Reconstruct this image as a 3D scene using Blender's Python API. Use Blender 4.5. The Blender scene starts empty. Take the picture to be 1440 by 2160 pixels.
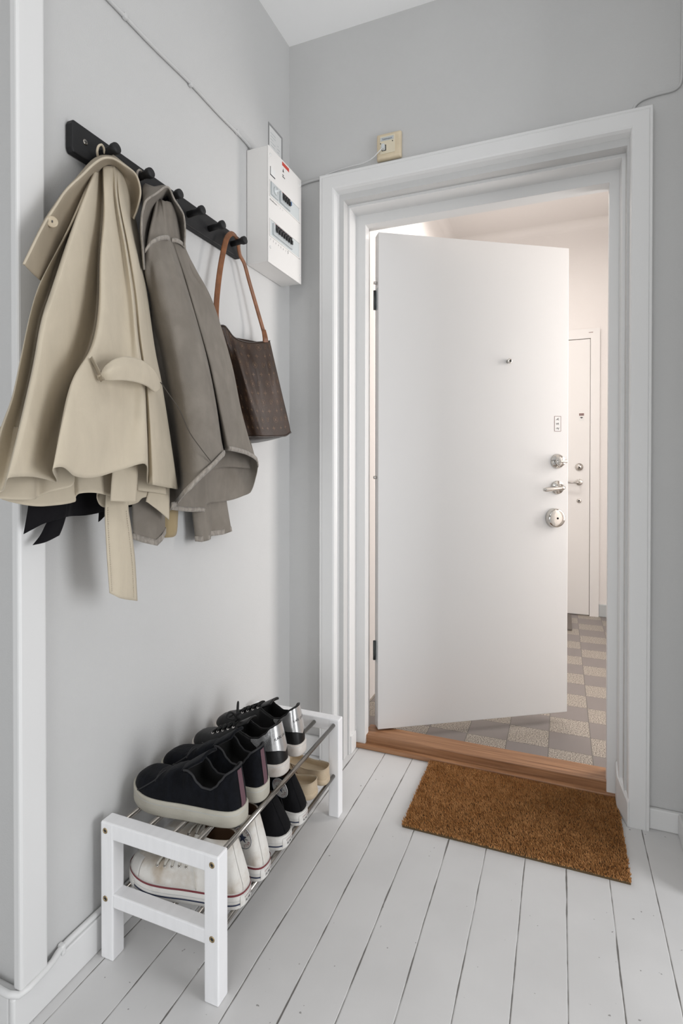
import bpy, bmesh, math, random
from mathutils import Vector, Matrix
PI = math.pi
SC = bpy.context.scene
COL = SC.collection

# ------------------------------------------------------------------ camera
cam_d = bpy.data.cameras.new('camera')
cam_d.sensor_fit = 'HORIZONTAL'
cam_d.sensor_width = 36.0
cam_d.lens = 1154.87 / 1440 * 36.0
cam_d.shift_y = -(1080 - 994.58) / 1440
cam_d.clip_start = 0.05
cam = bpy.data.objects.new('camera', cam_d)
COL.objects.link(cam)
_r = Vector((0.927898, 0.372834, 0.000653))
_u = Vector((-0.003803, 0.007715, 0.999963))
_f = Vector((-0.372815, 0.927866, -0.008577))
cam.matrix_world = Matrix(((_r.x, _u.x, -_f.x, 1.01895), (_r.y, _u.y, -_f.y, -1.97284),
                           (_r.z, _u.z, -_f.z, 1.1421), (0, 0, 0, 1)))
SC.camera = cam

# ------------------------------------------------------------------ light and exposure
SC.view_settings.view_transform = 'Standard'
SC.view_settings.look = 'None'
SC.view_settings.exposure = 0.0
SC.view_settings.gamma = 1.0
SC.view_settings.use_curve_mapping = False

world = bpy.data.worlds.new('world')
world.use_nodes = True
world.node_tree.nodes['Background'].inputs[0].default_value = (0.93, 0.96, 1.0, 1)
world.node_tree.nodes['Background'].inputs[1].default_value = 0.27
SC.world = world


def area_light(name, loc, target, sx, sy, power, color):
    d = bpy.data.lights.new(name, 'AREA')
    d.shape = 'RECTANGLE'
    d.size = sx
    d.size_y = sy
    d.energy = power
    d.color = color
    o = bpy.data.objects.new(name, d)
    COL.objects.link(o)
    o.location = loc
    o.rotation_euler = (Vector(target) - Vector(loc)).to_track_quat('-Z', 'Y').to_euler()
    return o


# daylight from the room to the right of the hall
area_light('room_daylight', (3.3, -1.2, 1.12), (0.0, -1.05, 1.0), 1.1, 1.6, 46, (0.97, 0.98, 1.0))
area_light('hall_fill', (0.60, -3.9, 0.85), (0.45, 0.0, 0.75), 1.8, 1.4, 25, (0.97, 0.985, 1.0))  # unseen fill added behind the camera for the faces turned towards it
fill_d = bpy.data.lights.new('hall_top_fill', 'POINT')  # added soft fill from above, lifts the upper walls and ceiling
fill_d.energy = 16; fill_d.shadow_soft_size = 0.25; fill_d.color = (1.0, 0.97, 0.93)
fill_o = bpy.data.objects.new('hall_top_fill', fill_d); COL.objects.link(fill_o); fill_o.location = (1.1, -3.0, 2.45)
# stairwell: window on the landing to the right, lamp under the ceiling
area_light('landing_window', (2.5, 0.95, 1.45), (0.0, -0.35, 1.2), 1.0, 1.7, 50, (1.0, 0.955, 0.925))
area_light('landing_lamp', (0.75, 1.35, 2.86), (0.75, 1.35, 0.0), 0.35, 0.35, 16, (1.0, 0.95, 0.90))


# ------------------------------------------------------------------ helpers
class MB:
    """collects vertices and faces of one mesh"""
    def __init__(self):
        self.v = []; self.f = []; self.s = []; self.m = []

    def add(self, verts, faces, smooth=False, mi=0):
        b = len(self.v)
        self.v += [tuple(p) for p in verts]
        self.f += [tuple(i + b for i in f) for f in faces]
        self.s += [smooth] * len(faces)
        self.m += [mi] * len(faces)
        return self

    def box(self, x0, x1, y0, y1, z0, z1, mi=0):
        v = [(x, y, z) for z in (z0, z1) for y in (y0, y1) for x in (x0, x1)]
        return self.add(v, [(0, 2, 3, 1), (4, 5, 7, 6), (0, 1, 5, 4), (2, 6, 7, 3), (0, 4, 6, 2), (1, 3, 7, 5)], False, mi)

    def grid(self, rows, closed=False, smooth=True, mi=0, capa=False, capb=False):
        n = len(rows[0]); m = len(rows)
        v = [p for r in rows for p in r]
        f = []
        for i in range(m - 1):
            for j in range(n if closed else n - 1):
                k = (j + 1) % n
                f.append((i * n + j, i * n + k, (i + 1) * n + k, (i + 1) * n + j))
        if capa: f.append(tuple(range(n - 1, -1, -1)))
        if capb: f.append(tuple(range((m - 1) * n, m * n)))
        return self.add(v, f, smooth, mi)

    def tube(self, pts, r, seg=8, caps=True, mi=0):
        pts = [Vector(p) for p in pts]
        rows = []
        prev = None
        for i, p in enumerate(pts):
            t = (pts[min(i + 1, len(pts) - 1)] - pts[max(i - 1, 0)])
            t = t.normalized() if t.length > 1e-9 else Vector((0, 0, 1))
            if prev is None:
                a = Vector((0, 0, 1)) if abs(t.z) < 0.9 else Vector((1, 0, 0))
                n = t.cross(a).normalized()
            else:
                n = (prev - t * prev.dot(t)).normalized()
            prev = n
            b = t.cross(n)
            rr = r[i] if isinstance(r, (list, tuple)) else r
            rows.append([p + n * math.cos(2 * PI * k / seg) * rr + b * math.sin(2 * PI * k / seg) * rr for k in range(seg)])
        return self.grid(rows, True, True, mi, caps, caps)

    def disc_stack(self, c, axis, prof, seg=28, smooth=True, mi=0):
        """lathe: prof = [(radius, distance along axis)]"""
        c = Vector(c); ax = Vector(axis).normalized()
        a = Vector((0, 0, 1)) if abs(ax.z) < 0.9 else Vector((1, 0, 0))
        n = ax.cross(a).normalized(); b = ax.cross(n)
        rows = [[c + ax * d + (n * math.cos(2 * PI * k / seg) + b * math.sin(2 * PI * k / seg)) * rad for k in range(seg)] for rad, d in prof]
        return self.grid(rows, True, smooth, mi, True, True)

    def mesh(self, name, off=(0, 0, 0)):
        me = bpy.data.meshes.new(name)
        o = Vector(off)
        me.from_pydata([tuple(Vector(p) - o) for p in self.v], [], self.f)
        me.polygons.foreach_set('use_smooth', self.s)
        me.polygons.foreach_set('material_index', self.m)
        me.update()
        bm = bmesh.new(); bm.from_mesh(me)
        bmesh.ops.recalc_face_normals(bm, faces=bm.faces)
        bm.to_mesh(me); bm.free()
        return me


def wloc(o):
    p = Vector((0, 0, 0))
    while o is not None:
        p += Vector(o.location); o = o.parent
    return p


def obj(name, mb, mats, parent=None, local=False, bevel=0.0, seg=2, solid=0.0, sub=0):
    """one mesh object; vertices are in the hall's coordinates unless local"""
    off = (0, 0, 0)
    if parent is not None and not local: off = wloc(parent)
    me = mb.mesh(name, off)
    for m in (mats if isinstance(mats, (list, tuple)) else [mats]): me.materials.append(m)
    o = bpy.data.objects.new(name, me)
    COL.objects.link(o)
    if parent is not None: o.parent = parent
    if solid:
        md = o.modifiers.new('solid', 'SOLIDIFY'); md.thickness = solid; md.offset = -1
    if bevel:
        md = o.modifiers.new('bevel', 'BEVEL'); md.width = bevel; md.segments = seg; md.limit_method = 'ANGLE'; md.angle_limit = 0.6
    if sub:
        md = o.modifiers.new('sub', 'SUBSURF'); md.levels = sub; md.render_levels = sub
    return o


def thing(name, label, cat, loc=(0, 0, 0), group=None, rz=0.0):
    o = bpy.data.objects.new(name, None)
    o.empty_display_size = 0.05
    COL.objects.link(o)
    o.location = loc
    o.rotation_euler = (0, 0, rz)
    o['label'] = label; o['category'] = cat
    if group: o['group'] = group
    return o


def tag(o, label, cat, group=None):
    o['label'] = label; o['category'] = cat
    if group: o['group'] = group
    return o


def struct(name, mb, mats, label=None, parent=None, **k):
    o = obj(name, mb, mats, parent, **k)
    if parent is None:
        o['kind'] = 'structure'
        if label: o['label'] = label
    return o


def lab(o, label):
    o['label'] = label
    return o


def catmull(pts, n):
    """n points evenly spread in parameter along a smooth curve through pts"""
    P = [Vector(p) for p in pts]
    m = len(P)
    if m == 2:
        return [P[0].lerp(P[1], i / (n - 1)) for i in range(n)]
    d = [0.0]
    for i in range(1, m): d.append(d[-1] + max((P[i] - P[i - 1]).length, 1e-6))
    out = []
    j = 0
    for i in range(n):
        s = d[-1] * i / (n - 1)
        while j < m - 2 and s > d[j + 1]: j += 1
        t = (s - d[j]) / (d[j + 1] - d[j])
        h = d[j + 1] - d[j]
        def tang(q):
            if q == 0: return (P[1] - P[0]) / (d[1] - d[0])
            if q == m - 1: return (P[-1] - P[-2]) / (d[-1] - d[-2])
            return (P[q + 1] - P[q - 1]) / (d[q + 1] - d[q - 1])
        m0, m1 = tang(j) * h, tang(j + 1) * h
        t2, t3 = t * t, t * t * t
        out.append(P[j] * (2 * t3 - 3 * t2 + 1) + m0 * (t3 - 2 * t2 + t) + P[j + 1] * (-2 * t3 + 3 * t2) + m1 * (t3 - t2))
    return out


def text_mesh(s, size, extrude=0.0):
    """flat outline text as (verts, faces), centred, in its own x,y plane"""
    cu = bpy.data.curves.new('lettering', 'FONT')
    cu.body = s; cu.size = size; cu.align_x = 'CENTER'; cu.align_y = 'CENTER'; cu.resolution_u = 2
    o = bpy.data.objects.new('lettering', cu)
    COL.objects.link(o)
    dg = bpy.context.evaluated_depsgraph_get()
    dg.update()
    me = o.evaluated_get(dg).to_mesh()
    v = [tuple(p.co) for p in me.vertices]; f = [tuple(p.vertices) for p in me.polygons]
    o.evaluated_get(dg).to_mesh_clear()
    bpy.data.objects.remove(o); bpy.data.curves.remove(cu)
    return v, f


def put_text(mb, s, size, fn, mi=0):
    v, f = text_mesh(s, size)
    mb.add([fn(p[0], p[1]) for p in v], f, False, mi)


# ------------------------------------------------------------------ materials
def nodes_of(name):
    m = bpy.data.materials.new(name); m.use_nodes = True
    nt = m.node_tree
    return m, nt, nt.nodes['Principled BSDF']


def mat(name, col, rough=0.5, metal=0.0, var=0.0, vscale=20.0, bump=0.0, bscale=200.0, spec=0.5, stretch=None, sheen=0.0, var_col=None, lo=0.35, hi=0.65):
    m, nt, b = nodes_of(name)
    N, L = nt.nodes, nt.links
    b.inputs['Base Color'].default_value = (*col, 1)
    b.inputs['Roughness'].default_value = rough
    b.inputs['Metallic'].default_value = metal
    b.inputs['Specular IOR Level'].default_value = spec
    if sheen:
        b.inputs['Sheen Weight'].default_value = sheen
    tc = N.new('ShaderNodeTexCoord')
    src = tc.outputs['Object']
    if stretch:
        mp = N.new('ShaderNodeMapping'); mp.inputs['Scale'].default_value = stretch
        L.new(src, mp.inputs[0]); src = mp.outputs[0]
    if var or var_col:
        t = N.new('ShaderNodeTexNoise'); t.inputs['Scale'].default_value = vscale; t.inputs['Detail'].default_value = 5
        L.new(src, t.inputs['Vector'])
        rp = N.new('ShaderNodeValToRGB')
        a = tuple(max(0, c * (1 - var)) for c in col); z = var_col if var_col else tuple(min(1, c * (1 + var)) for c in col)
        if var_col: a = col
        rp.color_ramp.elements[0].color = (*a, 1); rp.color_ramp.elements[1].color = (*z, 1)
        rp.color_ramp.elements[0].position = lo; rp.color_ramp.elements[1].position = hi
        L.new(t.outputs[0], rp.inputs[0]); L.new(rp.outputs[0], b.inputs['Base Color'])
    if bump:
        t2 = N.new('ShaderNodeTexNoise'); t2.inputs['Scale'].default_value = bscale; t2.inputs['Detail'].default_value = 3
        L.new(src, t2.inputs['Vector'])
        bp = N.new('ShaderNodeBump'); bp.inputs['Strength'].default_value = bump; bp.inputs['Distance'].default_value = 0.002
        L.new(t2.outputs[0], bp.inputs['Height']); L.new(bp.outputs[0], b.inputs['Normal'])
    return m


M = {}
M['wall'] = mat('wall_paint', (0.56, 0.56, 0.555), 0.75, bump=0.25, bscale=260, var=0.012, vscale=3)
M['ceiling'] = mat('ceiling_paint', (0.92, 0.92, 0.915), 0.8, bump=0.12, bscale=150)
M['trim'] = mat('trim_gloss_paint', (0.73, 0.73, 0.725), 0.38, bump=0.08, bscale=60, stretch=(1, 1, 0.15))
M['door'] = mat('door_paint', (0.73, 0.725, 0.72), 0.42, bump=0.04, bscale=120)
M['stair_wall'] = mat('stairwell_paint', (0.80, 0.77, 0.75), 0.7, bump=0.4, bscale=180)
M['stair_trim'] = mat('stairwell_trim_paint', (0.80, 0.785, 0.77), 0.4)
M['white_wood'] = mat('white_stained_wood', (0.88, 0.88, 0.89), 0.38, bump=0.12, bscale=30, stretch=(8, 1, 1), var=0.02, vscale=8)
M['chrome'] = mat('chrome', (0.62, 0.60, 0.57), 0.08, 1.0)
M['steel'] = mat('brushed_steel', (0.30, 0.28, 0.255), 0.18, 1.0, bump=0.05, bscale=400)
M['dark_metal'] = mat('dark_metal', (0.10, 0.11, 0.11), 0.4, 0.8)
M['brass'] = mat('brass_screw', (0.42, 0.33, 0.20), 0.35, 1.0)
M['hole'] = mat('screw_recess', (0.02, 0.02, 0.02), 0.6)
M['black_wood'] = mat('black_painted_wood', (0.012, 0.012, 0.013), 0.55, bump=0.3, bscale=25, stretch=(3, 0.3, 3), spec=0.35)
M['plastic'] = mat('white_plastic', (0.76, 0.745, 0.725), 0.35)
M['cable'] = mat('painted_cable', (0.72, 0.72, 0.72), 0.45)
M['grey_plastic'] = mat('grey_plastic', (0.50, 0.53, 0.54), 0.35)
M['black'] = mat('black_plastic', (0.012, 0.012, 0.013), 0.4)
M['red'] = mat('red_print', (0.50, 0.05, 0.03), 0.5)
M['blue'] = mat('blue_print', (0.05, 0.16, 0.36), 0.45)
M['ink'] = mat('dark_print', (0.05, 0.05, 0.055), 0.6)
M['maroon'] = mat('maroon_print', (0.16, 0.06, 0.05), 0.6)
M['paper'] = mat('paper', (0.76, 0.76, 0.75), 0.7)
M['cream'] = mat('yellowed_plastic', (0.66, 0.56, 0.40), 0.4, var=0.05, vscale=25)


def floor_material():
    m, nt, b = nodes_of('white_floorboards')
    N, L = nt.nodes, nt.links
    tc = N.new('ShaderNodeTexCoord')
    sep = N.new('ShaderNodeSeparateXYZ'); L.new(tc.outputs['Object'], sep.inputs[0])
    def math_(op, a, c=None, d=None):
        n = N.new('ShaderNodeMath'); n.operation = op
        for i, q in enumerate((a, c, d)):
            if q is None: continue
            if isinstance(q, (int, float)): n.inputs[i].default_value = q
            else: L.new(q, n.inputs[i])
        return n.outputs[0]
    # seams run along y, one board every 0.1108 m, gently wandering
    wn = N.new('ShaderNodeTexNoise'); wn.inputs['Scale'].default_value = 3.0
    mp = N.new('ShaderNodeMapping'); mp.inputs['Scale'].default_value = (2.0, 1.0, 1.0)
    L.new(tc.outputs['Object'], mp.inputs[0]); L.new(mp.outputs[0], wn.inputs['Vector'])
    wob = math_('MULTIPLY', math_('SUBTRACT', wn.outputs[0], 0.5), 0.006)
    x = math_('ADD', math_('SUBTRACT', sep.outputs[0], 0.4815), wob)
    fr = math_('FRACT', math_('DIVIDE', math_('ADD', x, 11.08), 0.1108))
    dist = math_('MULTIPLY', math_('MINIMUM', fr, math_('SUBTRACT', 1.0, fr)), 0.1108)
    # dirt in the seam comes and goes
    dn = N.new('ShaderNodeTexNoise'); dn.inputs['Scale'].default_value = 11.0; dn.inputs['Detail'].default_value = 6
    dm = N.new('ShaderNodeMapping'); dm.inputs['Scale'].default_value = (0.5, 1.0, 1.0)
    L.new(tc.outputs['Object'], dm.inputs[0]); L.new(dm.outputs[0], dn.inputs['Vector'])
    wdt = math_('MULTIPLY', math_('POWER', dn.outputs[0], 2.6), 0.0088)
    dark = math_('SUBTRACT', 1.0, math_('SMOOTH_MIN', 1.0, math_('DIVIDE', dist, wdt), 0.2))
    mr = N.new('ShaderNodeMapRange'); mr.inputs['From Min'].default_value = 0.0; mr.inputs['From Max'].default_value = 0.6
    L.new(dark, mr.inputs['Value'])
    # specks and scratches
    vn = N.new('ShaderNodeTexNoise'); vn.inputs['Scale'].default_value = 55.0; vn.inputs['Detail'].default_value = 2
    L.new(tc.outputs['Object'], vn.inputs['Vector'])
    sp = N.new('ShaderNodeMapRange'); sp.inputs['From Min'].default_value = 0.735; sp.inputs['From Max'].default_value = 0.755
    L.new(vn.outputs[0], sp.inputs['Value'])
    v2 = N.new('ShaderNodeTexNoise'); v2.inputs['Scale'].default_value = 30.0; v2.inputs['Detail'].default_value = 3
    vm = N.new('ShaderNodeMapping'); vm.inputs['Scale'].default_value = (2.2, 0.5, 1.0); vm.inputs['Rotation'].default_value = (0, 0, 0.5)
    L.new(tc.outputs['Object'], vm.inputs[0]); L.new(vm.outputs[0], v2.inputs['Vector'])
    s2 = N.new('ShaderNodeMapRange'); s2.inputs['From Min'].default_value = 0.745; s2.inputs['From Max'].default_value = 0.78
    L.new(v2.outputs[0], s2.inputs['Value'])
    tot = math_('MAXIMUM', math_('MULTIPLY', s2.outputs[0], 0.55), math_('MAXIMUM', math_('MULTIPLY', mr.outputs[0], 0.85), math_('MULTIPLY', sp.outputs[0], 0.6)))
    # faint wear
    w2 = N.new('ShaderNodeTexNoise'); w2.inputs['Scale'].default_value = 4.0; w2.inputs['Detail'].default_value = 6
    L.new(tc.outputs['Object'], w2.inputs['Vector'])
    rp = N.new('ShaderNodeValToRGB')
    rp.color_ramp.elements[0].position = 0.35; rp.color_ramp.elements[0].color = (0.62, 0.615, 0.61, 1)
    rp.color_ramp.elements[1].position = 0.6; rp.color_ramp.elements[1].color = (0.665, 0.66, 0.655, 1)
    L.new(w2.outputs[0], rp.inputs[0])
    mx = N.new('ShaderNodeMix'); mx.data_type = 'RGBA'
    L.new(tot, mx.inputs['Factor']); L.new(rp.outputs[0], mx.inputs['A']); mx.inputs['B'].default_value = (0.07, 0.06, 0.05, 1)
    L.new(mx.outputs['Result'], b.inputs['Base Color'])
    b.inputs['Roughness'].default_value = 0.42
    # groove
    gr = N.new('ShaderNodeMapRange'); gr.inputs['From Min'].default_value = 0.0; gr.inputs['From Max'].default_value = 0.003
    L.new(dist, gr.inputs['Value'])
    gn = N.new('ShaderNodeTexNoise'); gn.inputs['Scale'].default_value = 30.0
    gm = N.new('ShaderNodeMapping'); gm.inputs['Scale'].default_value = (3.0, 0.3, 1.0)
    L.new(tc.outputs['Object'], gm.inputs[0]); L.new(gm.outputs[0], gn.inputs['Vector'])
    hsum = math_('ADD', gr.outputs[0], math_('MULTIPLY', gn.outputs[0], 0.15))
    bp = N.new('ShaderNodeBump'); bp.inputs['Strength'].default_value = 0.5; bp.inputs['Distance'].default_value = 0.002
    L.new(hsum, bp.inputs['Height']); L.new(bp.outputs[0], b.inputs['Normal'])
    return m


M['floor'] = floor_material()


def tile_material():
    m, nt, b = nodes_of('stair_tiles')
    N, L = nt.nodes, nt.links
    tc = N.new('ShaderNodeTexCoord')
    mp = N.new('ShaderNodeMapping')
    mp.inputs['Location'].default_value = (-0.6485 / 0.1625, -0.247 / 0.1515, 0)
    mp.inputs['Scale'].default_value = (1 / 0.1625, 1 / 0.1515, 1)
    L.new(tc.outputs['Object'], mp.inputs[0])
    ck = N.new('ShaderNodeTexChecker'); ck.inputs['Scale'].default_value = 1.0
    ad = N.new('ShaderNodeVectorMath'); ad.operation = 'ADD'; ad.inputs[1].default_value = (100.0, 100.0, 0.5)
    L.new(mp.outputs[0], ad.inputs[0]); L.new(ad.outputs[0], ck.inputs['Vector'])
    ns = N.new('ShaderNodeTexNoise'); ns.inputs['Scale'].default_value = 210.0; ns.inputs['Detail'].default_value = 2
    L.new(tc.outputs['Object'], ns.inputs['Vector'])
    rp = N.new('ShaderNodeValToRGB')
    rp.color_ramp.elements[0].position = 0.42; rp.color_ramp.elements[0].color = (0.12, 0.10, 0.085, 1)
    rp.color_ramp.elements[1].position = 0.56; rp.color_ramp.elements[1].color = (0.44, 0.39, 0.33, 1)
    L.new(ns.outputs[0], rp.inputs[0])
    mx = N.new('ShaderNodeMix'); mx.data_type = 'RGBA'
    L.new(ck.outputs['Fac'], mx.inputs['Factor']); L.new(rp.outputs[0], mx.inputs['A'])
    mx.inputs['B'].default_value = (0.20, 0.175, 0.165, 1)
    br = N.new('ShaderNodeVectorMath'); br.operation = 'FRACTION'; L.new(ad.outputs[0], br.inputs[0])
    sp = N.new('ShaderNodeSeparateXYZ'); L.new(br.outputs[0], sp.inputs[0])
    def mn(o):
        a = N.new('ShaderNodeMath'); a.operation = 'SUBTRACT'; a.inputs[0].default_value = 1.0; L.new(o, a.inputs[1])
        c = N.new('ShaderNodeMath'); c.operation = 'MINIMUM'; L.new(o, c.inputs[0]); L.new(a.outputs[0], c.inputs[1])
        return c.outputs[0]
    d = N.new('ShaderNodeMath'); d.operation = 'MINIMUM'; L.new(mn(sp.outputs[0]), d.inputs[0]); L.new(mn(sp.outputs[1]), d.inputs[1])
    st = N.new('ShaderNodeMath'); st.operation = 'LESS_THAN'; st.inputs[1].default_value = 0.009; L.new(d.outputs[0], st.inputs[0])
    m2 = N.new('ShaderNodeMix'); m2.data_type = 'RGBA'
    L.new(st.outputs[0], m2.inputs['Factor']); L.new(mx.outputs['Result'], m2.inputs['A']); m2.inputs['B'].default_value = (0.10, 0.09, 0.08, 1)
    L.new(m2.outputs['Result'], b.inputs['Base Color'])
    b.inputs['Roughness'].default_value = 0.32
    return m


M['tiles'] = tile_material()


def wood_material(name, c0, c1, scale=(60, 3, 60), rough=0.45):
    m, nt, b = nodes_of(name)
    N, L = nt.nodes, nt.links
    tc = N.new('ShaderNodeTexCoord'); mp = N.new('ShaderNodeMapping'); mp.inputs['Scale'].default_value = scale
    L.new(tc.outputs['Object'], mp.inputs[0])
    ns = N.new('ShaderNodeTexNoise'); ns.inputs['Scale'].default_value = 1.5; ns.inputs['Detail'].default_value = 8; ns.inputs['Distortion'].default_value = 0.6
    L.new(mp.outputs[0], ns.inputs['Vector'])
    rp = N.new('ShaderNodeValToRGB')
    rp.color_ramp.elements[0].position = 0.3; rp.color_ramp.elements[0].color = (*c0, 1)
    rp.color_ramp.elements[1].position = 0.7; rp.color_ramp.elements[1].color = (*c1, 1)
    L.new(ns.outputs[0], rp.inputs[0]); L.new(rp.outputs[0], b.inputs['Base Color'])
    b.inputs['Roughness'].default_value = rough
    return m


M['oak'] = wood_material('oak', (0.22, 0.10, 0.045), (0.42, 0.22, 0.11), (3, 70, 70))

# ------------------------------------------------------------------ the hall
ZC = 2.826
WL = -1.19           # the left wall ends here and turns away
struct('floor', MB().box(-1.6, 4.0, -5.0, 0.235, -0.06, 0.0), M['floor'], 'white painted wooden floorboards of the hall')
struct('ceiling', MB().box(-1.6, 4.0, -5.0, 0.0, ZC, ZC + 0.06), M['ceiling'], 'white hall ceiling')
struct('wall_left', MB().box(-0.12, 0.0, WL + 0.004, 0.16, 0.0, ZC), M['wall'], 'pale grey wall behind the coats')
struct('wall_front', MB().box(-1.6, -0.12, WL, WL + 0.10, 0.0, ZC).box(-0.12, -0.003, WL, WL + 0.004, 0.0, ZC), M['wall'], 'pale grey wall turning the corner at far left')
# back wall with the doorway cut out
wb = MB()
wb.box(0.0, 0.235, 0.0, 0.20, 0.0, ZC)
wb.box(1.21, 1.62, 0.0, 0.20, 0.0, ZC)
wb.box(0.235, 1.21, 0.0, 0.20, 2.17, ZC)
struct('wall_back', wb, M['wall'], 'grey wall around the open front door')
struct('wall_right', MB().box(1.376, 1.48, -0.30, 0.0, 0.0, ZC), M['wall'], 'short return wall beside the doorway')

# corner board and skirting
struct('trim_1', MB().box(-0.003, 0.020, WL - 0.014, WL + 0.05, 0.088, ZC), M['trim'], 'white painted corner board', bevel=0.006, seg=3)
bl = MB().box(0.0, 0.014, WL - 0.026, -0.012, 0.0, 0.082)
struct('baseboard_left', bl, M['trim'], 'white skirting under the coats', bevel=0.005, seg=2)
struct('baseboard_front', MB().box(-1.6, 0.0, WL - 0.026, WL, 0.0, 0.082), M['trim'], 'white skirting at far left', bevel=0.004, seg=2)
struct('baseboard_back', MB().box(0.014, 0.145, -0.014, 0.0, 0.0, 0.075), M['trim'], 'white skirting left of the doorway', bevel=0.004)
struct('baseboard_right', MB().box(1.278, 1.376, -0.016, 0.0, 0.0, 0.066).box(1.358, 1.376, -0.30, -0.016, 0.0, 0.066), M['trim'], 'white skirting right of the doorway', bevel=0.005)

# door casing: moulded architrave, splayed reveal and frame swept round the opening
prof = [  # x left, x right, z top, y
    (0.1435, 1.2795, 2.2690, 0.0), (0.1435, 1.2795, 2.2690, -0.026), (0.1465, 1.2770, 2.2660, -0.0295), (0.152, 1.2720, 2.2600, -0.0295),
    (0.154, 1.2700, 2.2580, -0.028), (0.157, 1.2680, 2.2550, -0.030),
    (0.199, 1.2220, 2.2140, -0.030), (0.205, 1.2190, 2.2080, -0.027), (0.210, 1.2175, 2.2020, -0.019), (0.2295, 1.2140, 2.1780, 0.040),
    (0.2315, 1.2130, 2.1755, 0.045), (0.2425, 1.2000, 2.1600, 0.045), (0.2435, 1.1985, 2.1585, 0.048), (0.2440, 1.1980, 2.1575, 0.119),
    (0.2445, 1.1975, 2.1570, 0.120), (0.2810, 1.1685, 2.1190, 0.120), (0.2820, 1.1675, 2.1180, 0.122), (0.2820, 1.1675, 2.1180, 0.160),
    (0.2680, 1.1820, 2.1320, 0.161), (0.2680, 1.1820, 2.1320, 0.215), (0.2300, 1.2150, 2.1700, 0.216)]
cs = MB()
rows = [[(a, y, 0.0), (a, y, t), (b, y, t), (b, y, 0.0)] for a, b, t, y in prof]
for j in range(3):
    cs.grid([[r[j], r[j + 1]] for r in rows], False, False)
struct('trim_2', cs, M['trim'], 'deep moulded white casing around the front door')
# chipped skirting block at the foot of the right casing
pb = MB()
pts = [(1.2165, -0.034), (1.193, 0.055), (1.1935, 0.108), (1.199, 0.108), (1.2225, -0.034)]
zt = [0.075, 0.115, 0.135, 0.140, 0.090]
n = len(pts)
pb.add([(x, y, 0.0) for x, y in pts] + [(x, y, z) for (x, y), z in zip(pts, zt)],
       [tuple(range(n - 1, -1, -1)), tuple(range(n, 2 * n))] + [(i, (i + 1) % n, n + (i + 1) % n, n + i) for i in range(n)])
struct('trim_3', pb, M['trim'], 'chipped white plinth block at the foot of the casing', bevel=0.003)
pb = MB()
pts = [(0.206, -0.036), (0.236, 0.052), (0.249, 0.052), (0.249, 0.108), (0.240, 0.108), (0.200, -0.030)]
zt = [0.065, 0.072, 0.072, 0.072, 0.072, 0.065]
n = len(pts)
pb.add([(x, y, 0.0) for x, y in pts] + [(x, y, z) for (x, y), z in zip(pts, zt)],
       [tuple(range(n - 1, -1, -1)), tuple(range(n, 2 * n))] + [(i, (i + 1) % n, n + (i + 1) % n, n + i) for i in range(n)])
struct('trim_4', pb, M['trim'], 'white plinth block at the foot of the left casing', bevel=0.003)
# oak threshold in two steps
th = MB().box(0.232, 1.2, 0.106, 0.15, 0.001, 0.017).box(0.268, 1.182, 0.135, 0.232, 0.001, 0.046)
struct('trim_5', th, M['oak'], 'stepped oak threshold under the front door', bevel=0.003)
struct('trim_6', MB().box(0.25, 1.2, 0.2325, 0.246, 0.0, 0.012), M['steel'], 'metal edging strip between threshold and tiles', bevel=0.004)

# ------------------------------------------------------------------ the stairwell
SY = 2.635; SZ = 2.962
struct('floor_stairwell', MB().box(0.0, 2.75, 0.235, 2.8, -0.06, 0.0), M['tiles'], 'chequered stone tiles of the stairwell landing')
struct('ceiling_stairwell', MB().box(0.0, 2.75, 0.20, 2.8, SZ + 0.06, SZ + 0.12), M['stair_wall'], 'white stairwell ceiling')
struct('wall_stairwell_back', MB().box(0.15, 2.75, SY, SY + 0.12, 0.0, SZ + 0.06), M['stair_wall'], 'white wall across the landing')
struct('wall_stairwell_left', MB().box(0.03, 0.15, 0.2, SY + 0.12, 0.0, SZ + 0.06), M['stair_wall'], 'bright left wall of the stairwell')
struct('wall_stairwell_right', MB().box(2.62, 2.75, 0.20, SY + 0.12, 0.0, SZ + 0.06), M['stair_wall'], 'white right wall of the stairwell')
struct('wall_stairwell_front', MB().box(1.62, 2.75, 0.0, 0.20, 0.0, SZ + 0.06).box(0.03, 2.75, 0.0, 0.20, ZC, SZ + 0.06), M['stair_wall'], 'stairwell side of the hall wall')
cv = MB()
def cove(a, b, into):
    a = Vector(a); b = Vector(b); into = Vector(into)
    rr = []
    for k in range(7):
        t = k / 6 * PI / 2
        off = into * (0.062 * (1 - math.sin(t))) + Vector((0, 0, -0.062 * (1 - math.cos(t))))
        rr.append([a + off, b + off])
    cv.grid(rr)
cove((0.15, SY, SZ + 0.06), (2.62, SY, SZ + 0.06), (0, -1, 0))
cove((0.15, 0.2, SZ + 0.06), (0.15, SY, SZ + 0.06), (1, 0, 0))
struct('trim_7', cv, M['stair_wall'], 'plaster cove between stairwell wall and ceiling')
struct('baseboard_stairwell', MB().box(1.286, 2.62, SY - 0.016, SY, 0.0, 0.095), M['grey_plastic'], 'grey skirting in the stairwell', bevel=0.004)

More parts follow.
